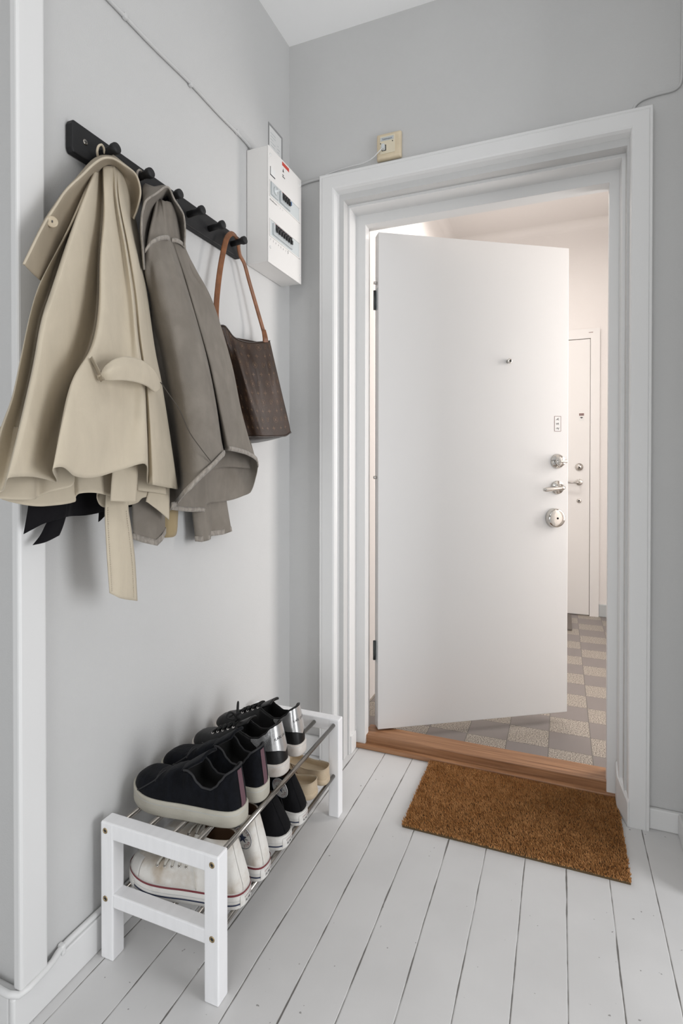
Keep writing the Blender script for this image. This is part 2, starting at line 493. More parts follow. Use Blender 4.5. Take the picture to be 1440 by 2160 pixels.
# neighbour's door across the landing
t8 = MB()
dx0, dx1 = 0.30, 1.222
rows = [[(a, y, 0.0), (a, y, t), (b, y, t), (b, y, 0.0)] for a, b, t, y in
        [(0.22, 1.285, 2.197, SY), (0.22, 1.285, 2.197, SY - 0.022), (0.29, 1.222, 2.125, SY - 0.022), (0.292, 1.220, 2.123, SY - 0.002)]]
for j in range(3):
    t8.grid([[r[j], r[j + 1]] for r in rows], False, False)
struct('trim_8', t8, M['stair_trim'], "white casing of the neighbour's door across the landing")
d2 = MB().box(0.295, 1.219, SY - 0.014, SY - 0.0005, 0.006, 2.121)
d2.box(0.40, 1.03, SY - 0.024, SY - 0.014, 1.15, 1.98)
door2 = struct('door_2', d2, M['stair_trim'], "neighbour's white door across the landing", bevel=0.003)
f2 = SY - 0.014
lk = MB().disc_stack((1.145, f2, 1.142), (0, -1, 0), [(0.029, 0), (0.029, 0.006), (0.026, 0.010), (0.020, 0.011), (0.0185, 0.015), (0.017, 0.018), (0.001, 0.018)])
lko = lab(obj('lock_cylinder', lk, M['chrome'], door2), 'round chrome lock')
obj('keyhole', MB().disc_stack((1.145, f2 - 0.0181, 1.138), (0, -1, 0), [(0.006, 0), (0.006, 0.0006), (0.0005, 0.0006)], 12), M['hole'], lko)
hb = MB().disc_stack((1.145, f2, 1.025), (0, -1, 0), [(0.025, 0), (0.025, 0.006), (0.021, 0.009), (0.001, 0.009)])
ho = lab(obj('door_handle', hb, M['chrome'], door2), 'chrome lever handle')
obj('lever', MB().tube(catmull([(1.145, f2 - 0.008, 1.025), (1.145, f2 - 0.045, 1.025), (1.135, f2 - 0.055, 1.025), (1.03, f2 - 0.055, 1.025)], 14), 0.009, 10), M['chrome'], ho)
kh = lab(obj('lower_lock', MB().disc_stack((1.145, f2, 0.882), (0, -1, 0), [(0.017, 0), (0.017, 0.005), (0.013, 0.007), (0.001, 0.007)]), M['chrome'], door2), 'small round chrome lock')
obj('keyhole', MB().disc_stack((1.145, f2 - 0.0071, 0.882), (0, -1, 0), [(0.006, 0), (0.006, 0.0008), (0.0005, 0.0008)], 12), M['hole'], kh)
sg = lab(obj('camera_sticker', MB().box(1.142, 1.177, f2 - 0.0008, f2, 1.496, 1.554), M['paper'], door2), 'small grey warning sticker with a camera picture')
obj('header', MB().box(1.1425, 1.1765, f2 - 0.0014, f2 - 0.0008, 1.537, 1.5535), M['maroon'], sg)
tx = MB()
put_text(tx, 'VARNING', 0.0075, lambda u, v: (1.1595 + u, f2 - 0.0018, 1.545 + v))
obj('lettering', tx, M['paper'], sg)
cm = MB().box(1.151, 1.166, f2 - 0.0012, f2 - 0.0008, 1.518, 1.526).box(1.166, 1.1695, f2 - 0.0012, f2 - 0.0008, 1.5185, 1.5225).box(1.158, 1.1605, f2 - 0.0012, f2 - 0.0008, 1.512, 1.518)
obj('camera_picture', cm, M['ink'], sg)
sl = MB()
for k in range(4): sl.box(1.208 + k * 0.0075, 1.2145 + k * 0.0075, SY - 0.0226, SY - 0.022, 2.166, 2.170)
struct('trim_9', sl, M['maroon'], "small name strip on the neighbour's door casing")
dm = MB().box(0.42, 1.092, 2.16, 2.58, 0.001, 0.012)
tag(obj('stair_doormat', dm, mat('stair_mat', (0.16, 0.14, 0.125), 0.95, bump=1.0, bscale=300), bevel=0.003), "grey doormat on the tiles at the neighbour's door", 'doormat')

# ------------------------------------------------------------------ front door leaf
LP = Vector((0.317, 0.180, 0.0)); LD = Vector((0.83976, 0.54297, 0)); LN = Vector((0.54297, -0.83976, 0))
def lf(s, out, z):
    """point on the leaf: s along it from the hinge edge, out towards the hall"""
    return LP + LD * s + LN * out + Vector((0, 0, z))
LW, LB, LT, TH = 0.868, 0.053, 2.108, 0.052
dl = MB()
def leafbox(mb, s0, s1, o0, o1, z0, z1, mi=0):
    v = [lf(s, o, z) for z in (z0, z1) for o in (o0, o1) for s in (s0, s1)]
    return mb.add(v, [(0, 2, 3, 1), (4, 5, 7, 6), (0, 1, 5, 4), (2, 6, 7, 3), (0, 4, 6, 2), (1, 3, 7, 5)], False, mi)
leafbox(dl, 0, LW, -TH, 0, LB, LT)
leafbox(dl, 0.014, LW - 0.014, -TH - 0.012, -TH, LB + 0.012, LT - 0.012)
door1 = struct('door_1', dl, M['door'], 'white flush front door standing ajar', bevel=0.0025)
ez = LN
def lathe(name, s, z, pr, m=M['chrome'], par=door1, seg=32, out=0.0):
    return obj(name, MB().disc_stack(lf(s, out, z), ez, pr, seg), m, par)
o = lab(lathe('peephole', 0.578, 1.597, [(0.0085, 0), (0.0085, 0.010), (0.0105, 0.010), (0.0105, 0.018), (0.0085, 0.020), (0.006, 0.020), (0.005, 0.017), (0.0005, 0.017)]), 'chrome peephole')
lathe('lens', 0.578, 1.597, [(0.0055, 0.0175), (0.0055, 0.0195), (0.0005, 0.0198)], M['hole'], o, 16)
# thumb turn
tt = lab(lathe('thumb_turn', 0.815, 1.167, [(0.033, 0), (0.033, 0.004), (0.031, 0.007), (0.0285, 0.010), (0.0275, 0.013), (0.022, 0.0135), (0.0215, 0.030), (0.0195, 0.033), (0.0005, 0.034)]), 'round chrome thumb turn')
kb = MB()
w = [(-0.019, -0.006), (0.019, -0.009), (0.019, 0.009), (-0.019, 0.006)]
kb.add([lf(0.815 + a, 0.0335, 1.167 + c) for a, c in w] + [lf(0.815 + a * 0.95, 0.052, 1.167 + c * 0.7) for a, c in w],
       [(0, 1, 2, 3), (7, 6, 5, 4)] + [(i, (i + 1) % 4, 4 + (i + 1) % 4, 4 + i) for i in range(4)])
obj('grip', kb, M['chrome'], tt, bevel=0.003, seg=3)
# lever handle
hd = lab(lathe('door_handle', 0.815, 1.052, [(0.030, 0), (0.030, 0.005), (0.027, 0.009), (0.012, 0.010), (0.0115, 0.016), (0.0005, 0.016)]), 'chrome lever handle')
lv = catmull([lf(0.815, 0.012, 1.052), lf(0.815, 0.040, 1.052), lf(0.811, 0.052, 1.052), lf(0.800, 0.057, 1.051), lf(0.76, 0.058, 1.048), lf(0.715, 0.056, 1.044)], 26)
obj('lever', MB().tube(lv, [0.0095] * 20 + [0.0096, 0.0096, 0.0095, 0.009, 0.008, 0.006], 14), M['chrome'], hd)
# security lock cover
lc = lab(lathe('lock_cover', 0.800, 0.918, [(0.0425, 0), (0.0425, 0.006), (0.0415, 0.008), (0.0415, 0.019), (0.039, 0.024), (0.034, 0.027), (0.022, 0.0285), (0.0005, 0.029)], seg=40), 'round chrome lock cover')
lathe('keyhole', 0.800, 0.918, [(0.0045, 0.029), (0.0045, 0.0305), (0.003, 0.031), (0.0005, 0.031)], M['hole'], lc, 16)
# sticker with handwritten marks
def leafpoly(mb, pts, out, mi=0):
    mb.add([lf(s, out, z) for s, z in pts], [tuple(range(len(pts)))], False, mi)
st = MB(); leafbox(st, 0.8, 0.8315, 0.0, 0.0005, 1.299, 1.366)
sto = lab(obj('sticker', st, M['paper'], door1), 'narrow white sticker with three handwritten marks in a dark border')
br = MB()
for a, b, c, d in ((0.8, 0.8315, 1.299, 1.3005), (0.8, 0.8315, 1.3645, 1.366), (0.8, 0.8015, 1.299, 1.366), (0.83, 0.8315, 1.299, 1.366)):
    leafbox(br, a, b, 0.0004, 0.0008, c, d)
obj('border', br, M['maroon'], sto)
mk = MB()
for q, zz in enumerate((1.352, 1.332, 1.312)):
    strokes = ([[(-.008, -.004), (-.002, .002), (.006, .005)], [(-.004, -.001), (.002, -.003), (.007, -.002)], [(.001, .006), (.003, -.004)]],
               [[(-.007, .004), (-.005, -.004), (.0, -.003), (.0, .004)], [(.003, .005), (.003, -.003), (.007, -.004)], [(-.007, 0), (.006, .002)]],
               [[(-.006, .003), (-.001, .004), (-.003, -.003), (-.007, -.001)], [(.001, .003), (.001, -.002), (.005, -.002), (.006, .004)], [(.006, .002), (.003, -.006)]])[q]
    for sk in strokes:
        mk.tube([lf(0.8158 + a, 0.0008, zz + c) for a, c in sk], 0.0006, 5)
obj('writing', mk, M['ink'], sto)
# hinge plates and bolts in the hinge edge
for zz in (1.838, 0.372):
    h = MB(); leafbox(h, -0.0012, 0.0, -0.034, -0.010, zz - 0.045, zz + 0.045)
    ho = lab(obj('hinge', h, M['grey_plastic'], door1, bevel=0.0004), 'grey metal hinge plate')
    k = MB().tube([lf(-0.006, -0.036, zz - 0.04), lf(-0.006, -0.036, zz + 0.04)], 0.006, 12)
    obj('knuckle', k, M['dark_metal'], ho)
for zz in (1.905, 1.098):
    b = MB().tube([lf(0.0, -0.022, zz), lf(-0.014, -0.022, zz)], 0.0065, 12)
    lab(obj('security_bolt', b, M['chrome'], door1), 'steel hinge bolt')

# ------------------------------------------------------------------ doormat
random.seed(4)
mx0, mx1, my0, my1 = 0.553, 1.201, -0.302, 0.104
dmt = thing('doormat', 'brown coir doormat lying in front of the open front door', 'doormat', (0.877, -0.1, 0.0))
M['coir_base'] = mat('coir_backing', (0.10, 0.065, 0.03), 0.95, bump=0.6, bscale=300)
M['coir'] = mat('coir', (0.42, 0.20, 0.070), 0.9, var_col=(0.54, 0.285, 0.115), vscale=26, bump=0.3, bscale=400, spec=0.15)
obj('backing', MB().box(mx0 + 0.002, mx1 - 0.002, my0 + 0.002, my1 - 0.002, 0.0005, 0.008), M['coir_base'], dmt)
pile = MB()
NX, NY = 190, 120
for i in range(NX):
    for j in range(NY):
        for q in range(2):
            x = mx0 + (mx1 - mx0) * (i + random.random()) / NX
            y = my0 + (my1 - my0) * (j + random.random()) / NY
            h = 0.0145 + random.uniform(-0.003, 0.0035)
            a = random.uniform(0, 2 * PI); l = random.uniform(0.0015, 0.0055)
            dx, dy = math.cos(a) * l - 0.001, math.sin(a) * l - 0.0015
            w = 0.0014; b = random.uniform(0, PI)
            wx, wy = math.cos(b) * w, math.sin(b) * w
            pile.add([(x - wx, y - wy, 0.007), (x + wx, y + wy, 0.007), (x + dx * 0.5 + wx * .7, y + dy * 0.5 + wy * .7, 0.007 + h * 0.35), (x + dx, y + dy, 0.004 + h * 0.75)],
                     [(0, 1, 2), (0, 2, 3)], False)
po = obj('pile', pile, M['coir'], dmt); po['kind'] = 'stuff'

# ------------------------------------------------------------------ shoe rack
RX0, RX1, RY0, RY1, RH = 0.028, 0.352, -1.007, -0.300, 0.319
PT = 0.036
rack = thing('shoe_rack', 'low white wooden shoe rack with two shelves of steel rods against the left wall', 'shoe rack', (0.19, -0.65, 0.0))
for y0 in (RY0, RY1 - PT):
    for x0 in (RX0, RX1 - 0.036):
        obj('post', MB().box(x0, x0 + 0.036, y0, y0 + PT, 0.0, RH - 0.001), M['white_wood'], rack, bevel=0.003)
    obj('top_rail', MB().box(RX0 + 0.0005, RX1 - 0.0005, y0 + 0.0005, y0 + PT - 0.0005, RH - 0.038, RH), M['white_wood'], rack, bevel=0.003)
    obj('lower_rail', MB().box(RX0 + 0.034, RX1 - 0.034, y0 + 0.001, y0 + PT - 0.001, 0.124, 0.156), M['white_wood'], rack, bevel=0.003)
RODX = (0.058, 0.127, 0.196, 0.265, 0.334)
for z in (0.3005, 0.1350):
    for x in RODX:
        obj('rod', MB().tube([(x, RY0 + 0.020, z), (x, RY1 - 0.020, z)], 0.0062, 12), M['steel'], rack)
for x in (RX0 + 0.014, RX1 - 0.016):
    for z in (0.299, 0.141):
        sc = obj('screw', MB().disc_stack((x, RY0 + 0.0005, z), (0, -1, 0), [(0.0068, 0), (0.0068, 0.001), (0.006, 0.0018), (0.0036, 0.0016), (0.0034, 0.0005), (0.0003, 0.0005)], 20), M['brass'], rack)
        obj('socket', MB().disc_stack((x, RY0 - 0.0002, z), (0, -1, 0), [(0.0033, 0), (0.0033, 0.0006), (0.0003, 0.0006)], 6, False), M['hole'], sc)

# ------------------------------------------------------------------ coat rack
HY0, HY1 = -1.074, -0.394
cr = thing('coat_rack', 'black wooden coat rack with six round pegs on the left wall', 'coat rack', (0.0, -0.73, 1.835))
bd = MB()
c = 0.010
pts = [(HY0 + c * .4, 1.835), (HY1 - c * .4, 1.835), (HY1, 1.835 + c), (HY1, 1.906 - c), (HY1 - c * .4, 1.906), (HY0 + c * .4, 1.906), (HY0, 1.906 - c), (HY0, 1.835 + c)]
k = len(pts)
bd.add([(0.001, y, z) for y, z in pts] + [(0.021, y, z) for y, z in pts], [tuple(range(k - 1, -1, -1)), tuple(range(k, 2 * k))] + [(i, (i + 1) % k, k + (i + 1) % k, k + i) for i in range(k)])
obj('board', bd, M['black_wood'], cr, bevel=0.003)
PEGS = (-0.996, -0.883, -0.771, -0.672, -0.571, -0.449)
for y in PEGS:
    obj('peg', MB().disc_stack((0.020, y, 1.866), (1, -0.02, 0.09), [(0.0088, 0), (0.0088, 0.030), (0.0092, 0.036), (0.0124, 0.044), (0.0126, 0.052), (0.0115, 0.055), (0.0005, 0.0555)], 20), M['black_wood'], cr)
for y in (-1.038,):
    s = obj('screw', MB().disc_stack((0.0208, y, 1.873), (1, 0, 0), [(0.0065, 0), (0.0065, 0.001), (0.005, 0.002), (0.0003, 0.002)], 20), M['steel'], cr)
    obj('screw_slot', MB().box(0.0226, 0.0231, y - 0.0035, y + 0.0035, 1.8724, 1.8736).box(0.0226, 0.0231, y - 0.0006, y + 0.0006, 1.8695, 1.8765), M['hole'], s)

# ------------------------------------------------------------------ fuse box
FX, FY0, FY1, FZ0, FZ1 = 0.0875, -0.325, -0.070, 1.843, 2.242
fb = thing('fuse_box', 'white wall-mounted fuse box with two rows of black breakers in the corner', 'fuse box', (0.0, -0.2, 1.843))
obj('housing', MB().box(0.001, FX - 0.004, FY0 + 0.001, FY1 - 0.001, FZ0 + 0.001, FZ1 - 0.001), M['plastic'], fb, bevel=0.003)
obj('cover', MB().box(FX - 0.0045, FX, FY0, FY1, FZ0, FZ1), M['plastic'], fb, bevel=0.002)
M['window_plastic'] = mat('window_plastic', (0.60, 0.635, 0.64), 0.2)
def window(z0, z1, breakers, dial):
    w = obj('breaker_window', MB().box(FX - 0.001, FX + 0.0012, -0.316, -0.092, z0, z1), M['window_plastic'], fb, bevel=0.001)
    fr = MB()
    for a, b, c2, d in ((-0.318, -0.088, z1, z1 + 0.003), (-0.318, -0.088, z0 - 0.003, z0), (-0.319, -0.316, z0, z1), (-0.092, -0.086, z0 - 0.003, z1 + 0.003)):
        fr.box(FX, FX + 0.003, a, b, c2, d)
    obj('window_frame', fr, M['plastic'], w, bevel=0.0006)
    zc = (z0 + z1) / 2
    y0, n, st = breakers
    br = MB().box(FX + 0.0010, FX + 0.0075, y0 - 0.012, y0 + n * st + 0.006, zc - 0.020, zc + 0.020)
    row = obj('breaker_row', br, M['grey_plastic'], w, bevel=0.001)
    for k2 in range(n):
        y = y0 + k2 * st
        obj('breaker', MB().box(FX + 0.0073, FX + 0.0105, y, y + st * 0.72, zc - 0.001, zc + 0.018).box(FX + 0.0103, FX + 0.0150, y + 0.001, y + st * 0.62, zc - 0.008, zc + 0.006), M['black'], w, bevel=0.0006)
    obj('stripe', MB().box(FX + 0.0074, FX + 0.0080, y0 - 0.004, y0 + n * st, zc + 0.0185, zc + 0.0198), M['red'], w)
    return w
w1 = window(2.073, 2.124, (-0.236, 4, 0.0145), True)
w2 = window(1.937, 1.992, (-0.287, 7, 0.0180), False)
obj('test_button', MB().box(FX + 0.001, FX + 0.006, -0.1745, -0.1600, 2.104, 2.117), M['blue'], w1, bevel=0.001)
obj('switch_panel', MB().box(FX + 0.001, FX + 0.006, -0.312, -0.262, 2.078, 2.121), M['grey_plastic'], w1, bevel=0.001)
obj('rotary_switch', MB().disc_stack((FX + 0.006, -0.285, 2.100), (1, 0, 0), [(0.014, 0), (0.013, 0.005), (0.004, 0.005), (0.003, 0.012), (0.0003, 0.012)], 20), M['window_plastic'], w1)
obj('red_label', MB().box(FX, FX + 0.0006, -0.226, -0.173, 2.2215, 2.2345), M['red'], fb)
tg = obj('tag', MB().box(FX, FX + 0.0008, -0.311, -0.279, 2.148, 2.172), M['paper'], fb)
obj('border', MB().box(FX, FX + 0.0012, -0.313, -0.311, 2.146, 2.174).box(FX, FX + 0.0012, -0.313, -0.279, 2.145, 2.148), M['ink'], tg)
tx = MB()
put_text(tx, 'Huvudbrytare', 0.0088, lambda a, b: (FX + 0.0006, -0.2915 + a, 2.061 + b))
for k2, ch in enumerate('1234567'):
    put_text(tx, ch, 0.009, lambda a, b: (FX + 0.0006, -0.310 + k2 * 0.0185 + a, 1.9245 + b))
put_text(tx, '5', 0.015, lambda a, b: (FX + 0.0006, -0.181 + a, 1.9255 + b))
for k2, ch in enumerate('123'):
    put_text(tx, ch, 0.007, lambda a, b: (FX + 0.0006, -0.258 + k2 * 0.0175 + a, 2.061 + b))
obj('lettering', tx, M['ink'], fb)
obj('safety_mark', MB().add([(FX + 0.0006, -0.223, 2.200), (FX + 0.0006, -0.213, 2.200), (FX + 0.0006, -0.218, 2.213)], [(0, 1, 2)]).box(FX, FX + 0.0006, -0.224, -0.214, 2.187, 2.190).box(FX, FX + 0.0006, -0.224, -0.205, 2.181, 2.184), M['ink'], fb)
for y, z in ((-0.311, 2.214), (-0.083, 2.216), (-0.311, 1.898), (-0.083, 1.872)):
    obj('screw', MB().disc_stack((FX, y, z), (1, 0, 0), [(0.0055, 0), (0.005, 0.002), (0.0003, 0.0022)], 16), M['paper'], fb)
# paper list in its grey sleeve on the wall above
pp = thing('fuse_list', 'paper fuse list in a grey-edged sleeve on the wall above the fuse box', 'notice', (0.0, -0.117, 2.25))
obj('sleeve', MB().box(0.0005, 0.002, -0.172, -0.062, 2.244, 2.428), mat('grey_sleeve', (0.30, 0.30, 0.30), 0.4), pp)
obj('sheet', MB().box(0.002, 0.0026, -0.166, -0.074, 2.244, 2.418), M['paper'], pp)
ln = MB()
random.seed(2)
for k2 in range(13):
    z = 2.395 - k2 * 0.0115
    ln.box(0.0026, 0.0029, -0.158, -0.158 + random.uniform(0.02, 0.04), z, z + 0.0022)
    if k2 > 1: ln.box(0.0026, 0.0029, -0.105, -0.105 + random.uniform(0.008, 0.024), z, z + 0.0022)
obj('printed_lines', ln, M['grey_plastic'], pp)

# ------------------------------------------------------------------ telephone socket above the casing
ps = thing('phone_socket', 'yellowed telephone socket on the wall above the door casing', 'socket', (0.42, 0.0, 2.28))
b = MB()
def ring(x0, x1, z0, z1, y): return [(x0, y, z0), (x1, y, z0), (x1, y, z1), (x0, y, z1)]
b.grid([ring(0.373, 0.468, 2.284, 2.381, -0.001), ring(0.373, 0.468, 2.284, 2.381, -0.014), ring(0.378, 0.463, 2.290, 2.375, -0.021)], True, False, 0, True, True)
obj('frame', b, M['cream'], ps, bevel=0.004, seg=3)
ins = MB().box(0.388, 0.446, -0.0235, -0.020, 2.302, 2.368)
M['cream_light'] = mat('yellowed_insert', (0.70, 0.63, 0.48), 0.4)
io = obj('insert', ins, M['cream_light'], ps, bevel=0.001)
wd = obj('label_window', MB().box(0.391, 0.441, -0.0242, -0.0233, 2.349, 2.362), M['grey_plastic'], io)
tx = MB()
put_text(tx, 'Telefonjack', 0.0082, lambda a, c2: (0.416 + a, -0.0246, 2.3545 + c2))
obj('lettering', tx, M['ink'], wd)
for x, z in ((0.391, 2.341), (0.437, 2.343)):
    obj('hole', MB().disc_stack((x, -0.0234, z), (0, -1, 0), [(0.0022, 0), (0.0022, 0.0004), (0.0002, 0.0004)], 10), M['hole'], io)
obj('jack_opening', MB().box(0.3955, 0.4125, -0.0239, -0.0233, 2.312, 2.334), M['hole'], io)
phc = thing('phone_cable', 'thin white telephone cable from the socket down the left side of the casing', 'cable', (0.404, -0.03, 2.31))
obj('plug', MB().box(0.398, 0.410, -0.040, -0.0243, 2.313, 2.331), M['window_plastic'], phc, bevel=0.002)
P = [(0.402, -0.038, 2.316), (0.392, -0.040, 2.306), (0.365, -0.030, 2.293), (0.33, -0.02, 2.287), (0.26, -0.012, 2.288), (0.19, -0.008, 2.284), (0.155, -0.006, 2.278), (0.141, -0.005, 2.262),
     (0.1385, -0.005, 2.22), (0.1365, -0.005, 2.10), (0.1385, -0.005, 1.96), (0.1405, -0.005, 1.8), (0.1390, -0.005, 1.5), (0.1400, -0.005, 1.1), (0.1385, -0.005, 0.8), (0.1395, -0.005, 0.5), (0.139, -0.005, 0.08)]
obj('wire', MB().tube(catmull(P, 120), 0.0019, 6), M['cable'], phc)
for z in (2.243, 1.997, 1.855, 1.757, 1.70, 1.40, 1.10, 0.80, 0.62, 0.40):
    obj('clip', MB().box(0.1345, 0.1425, -0.0085, -0.001, z - 0.003, z + 0.003), M['trim'], phc, bevel=0.001)

# painted cables
c1 = thing('ceiling_cable', 'grey painted cable clipped along the left wall to the fuse box', 'cable', (0.0, -0.7, 2.26))
P = [(0.006, -1.165, 2.262), (0.006, -0.95, 2.2635), (0.006, -0.80, 2.2615), (0.006, -0.64, 2.266), (0.006, -0.50, 2.2615), (0.006, -0.39, 2.262), (0.007, -0.325, 2.259), (0.009, -0.300, 2.250)]
obj('wire', MB().tube(catmull(P, 60), 0.0052, 8), M['wall'], c1)
for y in (-0.90, -0.64, -0.392):
    obj('clip', MB().box(0.001, 0.0125, y - 0.006, y + 0.006, 2.2555, 2.2705), M['wall'], c1, bevel=0.003)
c2 = thing('wall_cable', 'grey painted cable rising from the top right of the casing', 'cable', (1.3, 0.0, 2.3))
P = [(1.222, -0.003, 2.268), (1.232, -0.004, 2.290), (1.252, -0.004, 2.303), (1.29, -0.004, 2.309), (1.335, -0.004, 2.311), (1.352, -0.004, 2.320), (1.358, -0.004, 2.345), (1.36, -0.004, 2.60), (1.36, -0.004, 2.80)]
obj('wire', MB().tube(catmull(P, 60), 0.0045, 8), M['wall'], c2)
c3 = thing('corner_cable', 'grey painted cable along the wall between fuse box and casing', 'cable', (0.1, 0.0, 2.266))
obj('wire', MB().tube(catmull([(0.004, -0.005, 2.245), (0.05, -0.005, 2.262), (0.09, -0.005, 2.268), (0.142, -0.005, 2.270)], 14), 0.0048, 8), M['wall'], c3)
c4 = thing('skirting_cable', 'white painted cable clipped on top of the skirting by the shoe rack', 'cable', (0.0, -1.1, 0.09))
P = [(-0.55, WL - 0.012, 0.096), (-0.3, WL - 0.011, 0.0945), (-0.13, WL - 0.010, 0.095), (-0.085, WL - 0.016, 0.091), (-0.05, WL - 0.021, 0.0875), (0.0, WL - 0.022, 0.086), (0.019, WL - 0.014, 0.086), (0.021, WL + 0.02, 0.0865), (0.018, WL + 0.06, 0.088), (0.010, WL + 0.09, 0.091), (0.008, WL + 0.16, 0.0905),
     (0.008, -0.95, 0.0895), (0.008, -0.7, 0.090), (0.008, -0.3, 0.090), (0.008, -0.03, 0.090)]
obj('wire', MB().tube(catmull(P, 90), 0.0068, 10), M['trim'], c4)
for x, y, ax in ((-0.105, WL - 0.011, 0), (0.008, WL + 0.092, 1)):
    if ax: obj('clip', MB().box(0.001, 0.0175, y - 0.006, y + 0.006, 0.076, 0.0995), M['trim'], c4, bevel=0.004)
    else: obj('clip', MB().box(x - 0.006, x + 0.006, WL - 0.024, WL - 0.001, 0.079, 0.103), M['trim'], c4, bevel=0.004)

# dark loop on the third peg
sl_ = MB().tube(catmull([(0.046, -0.786, 1.862), (0.048, -0.779, 1.8735), (0.048, -0.771, 1.8770), (0.048, -0.762, 1.8735), (0.046, -0.752, 1.858), (0.040, -0.748, 1.835), (0.036, -0.751, 1.812), (0.033, -0.758, 1.800)], 40), 0.0034, 8)
tag(obj('strap_loop', sl_, M['black']), 'black strap loop hung over the third peg beside the jacket collar', 'strap')

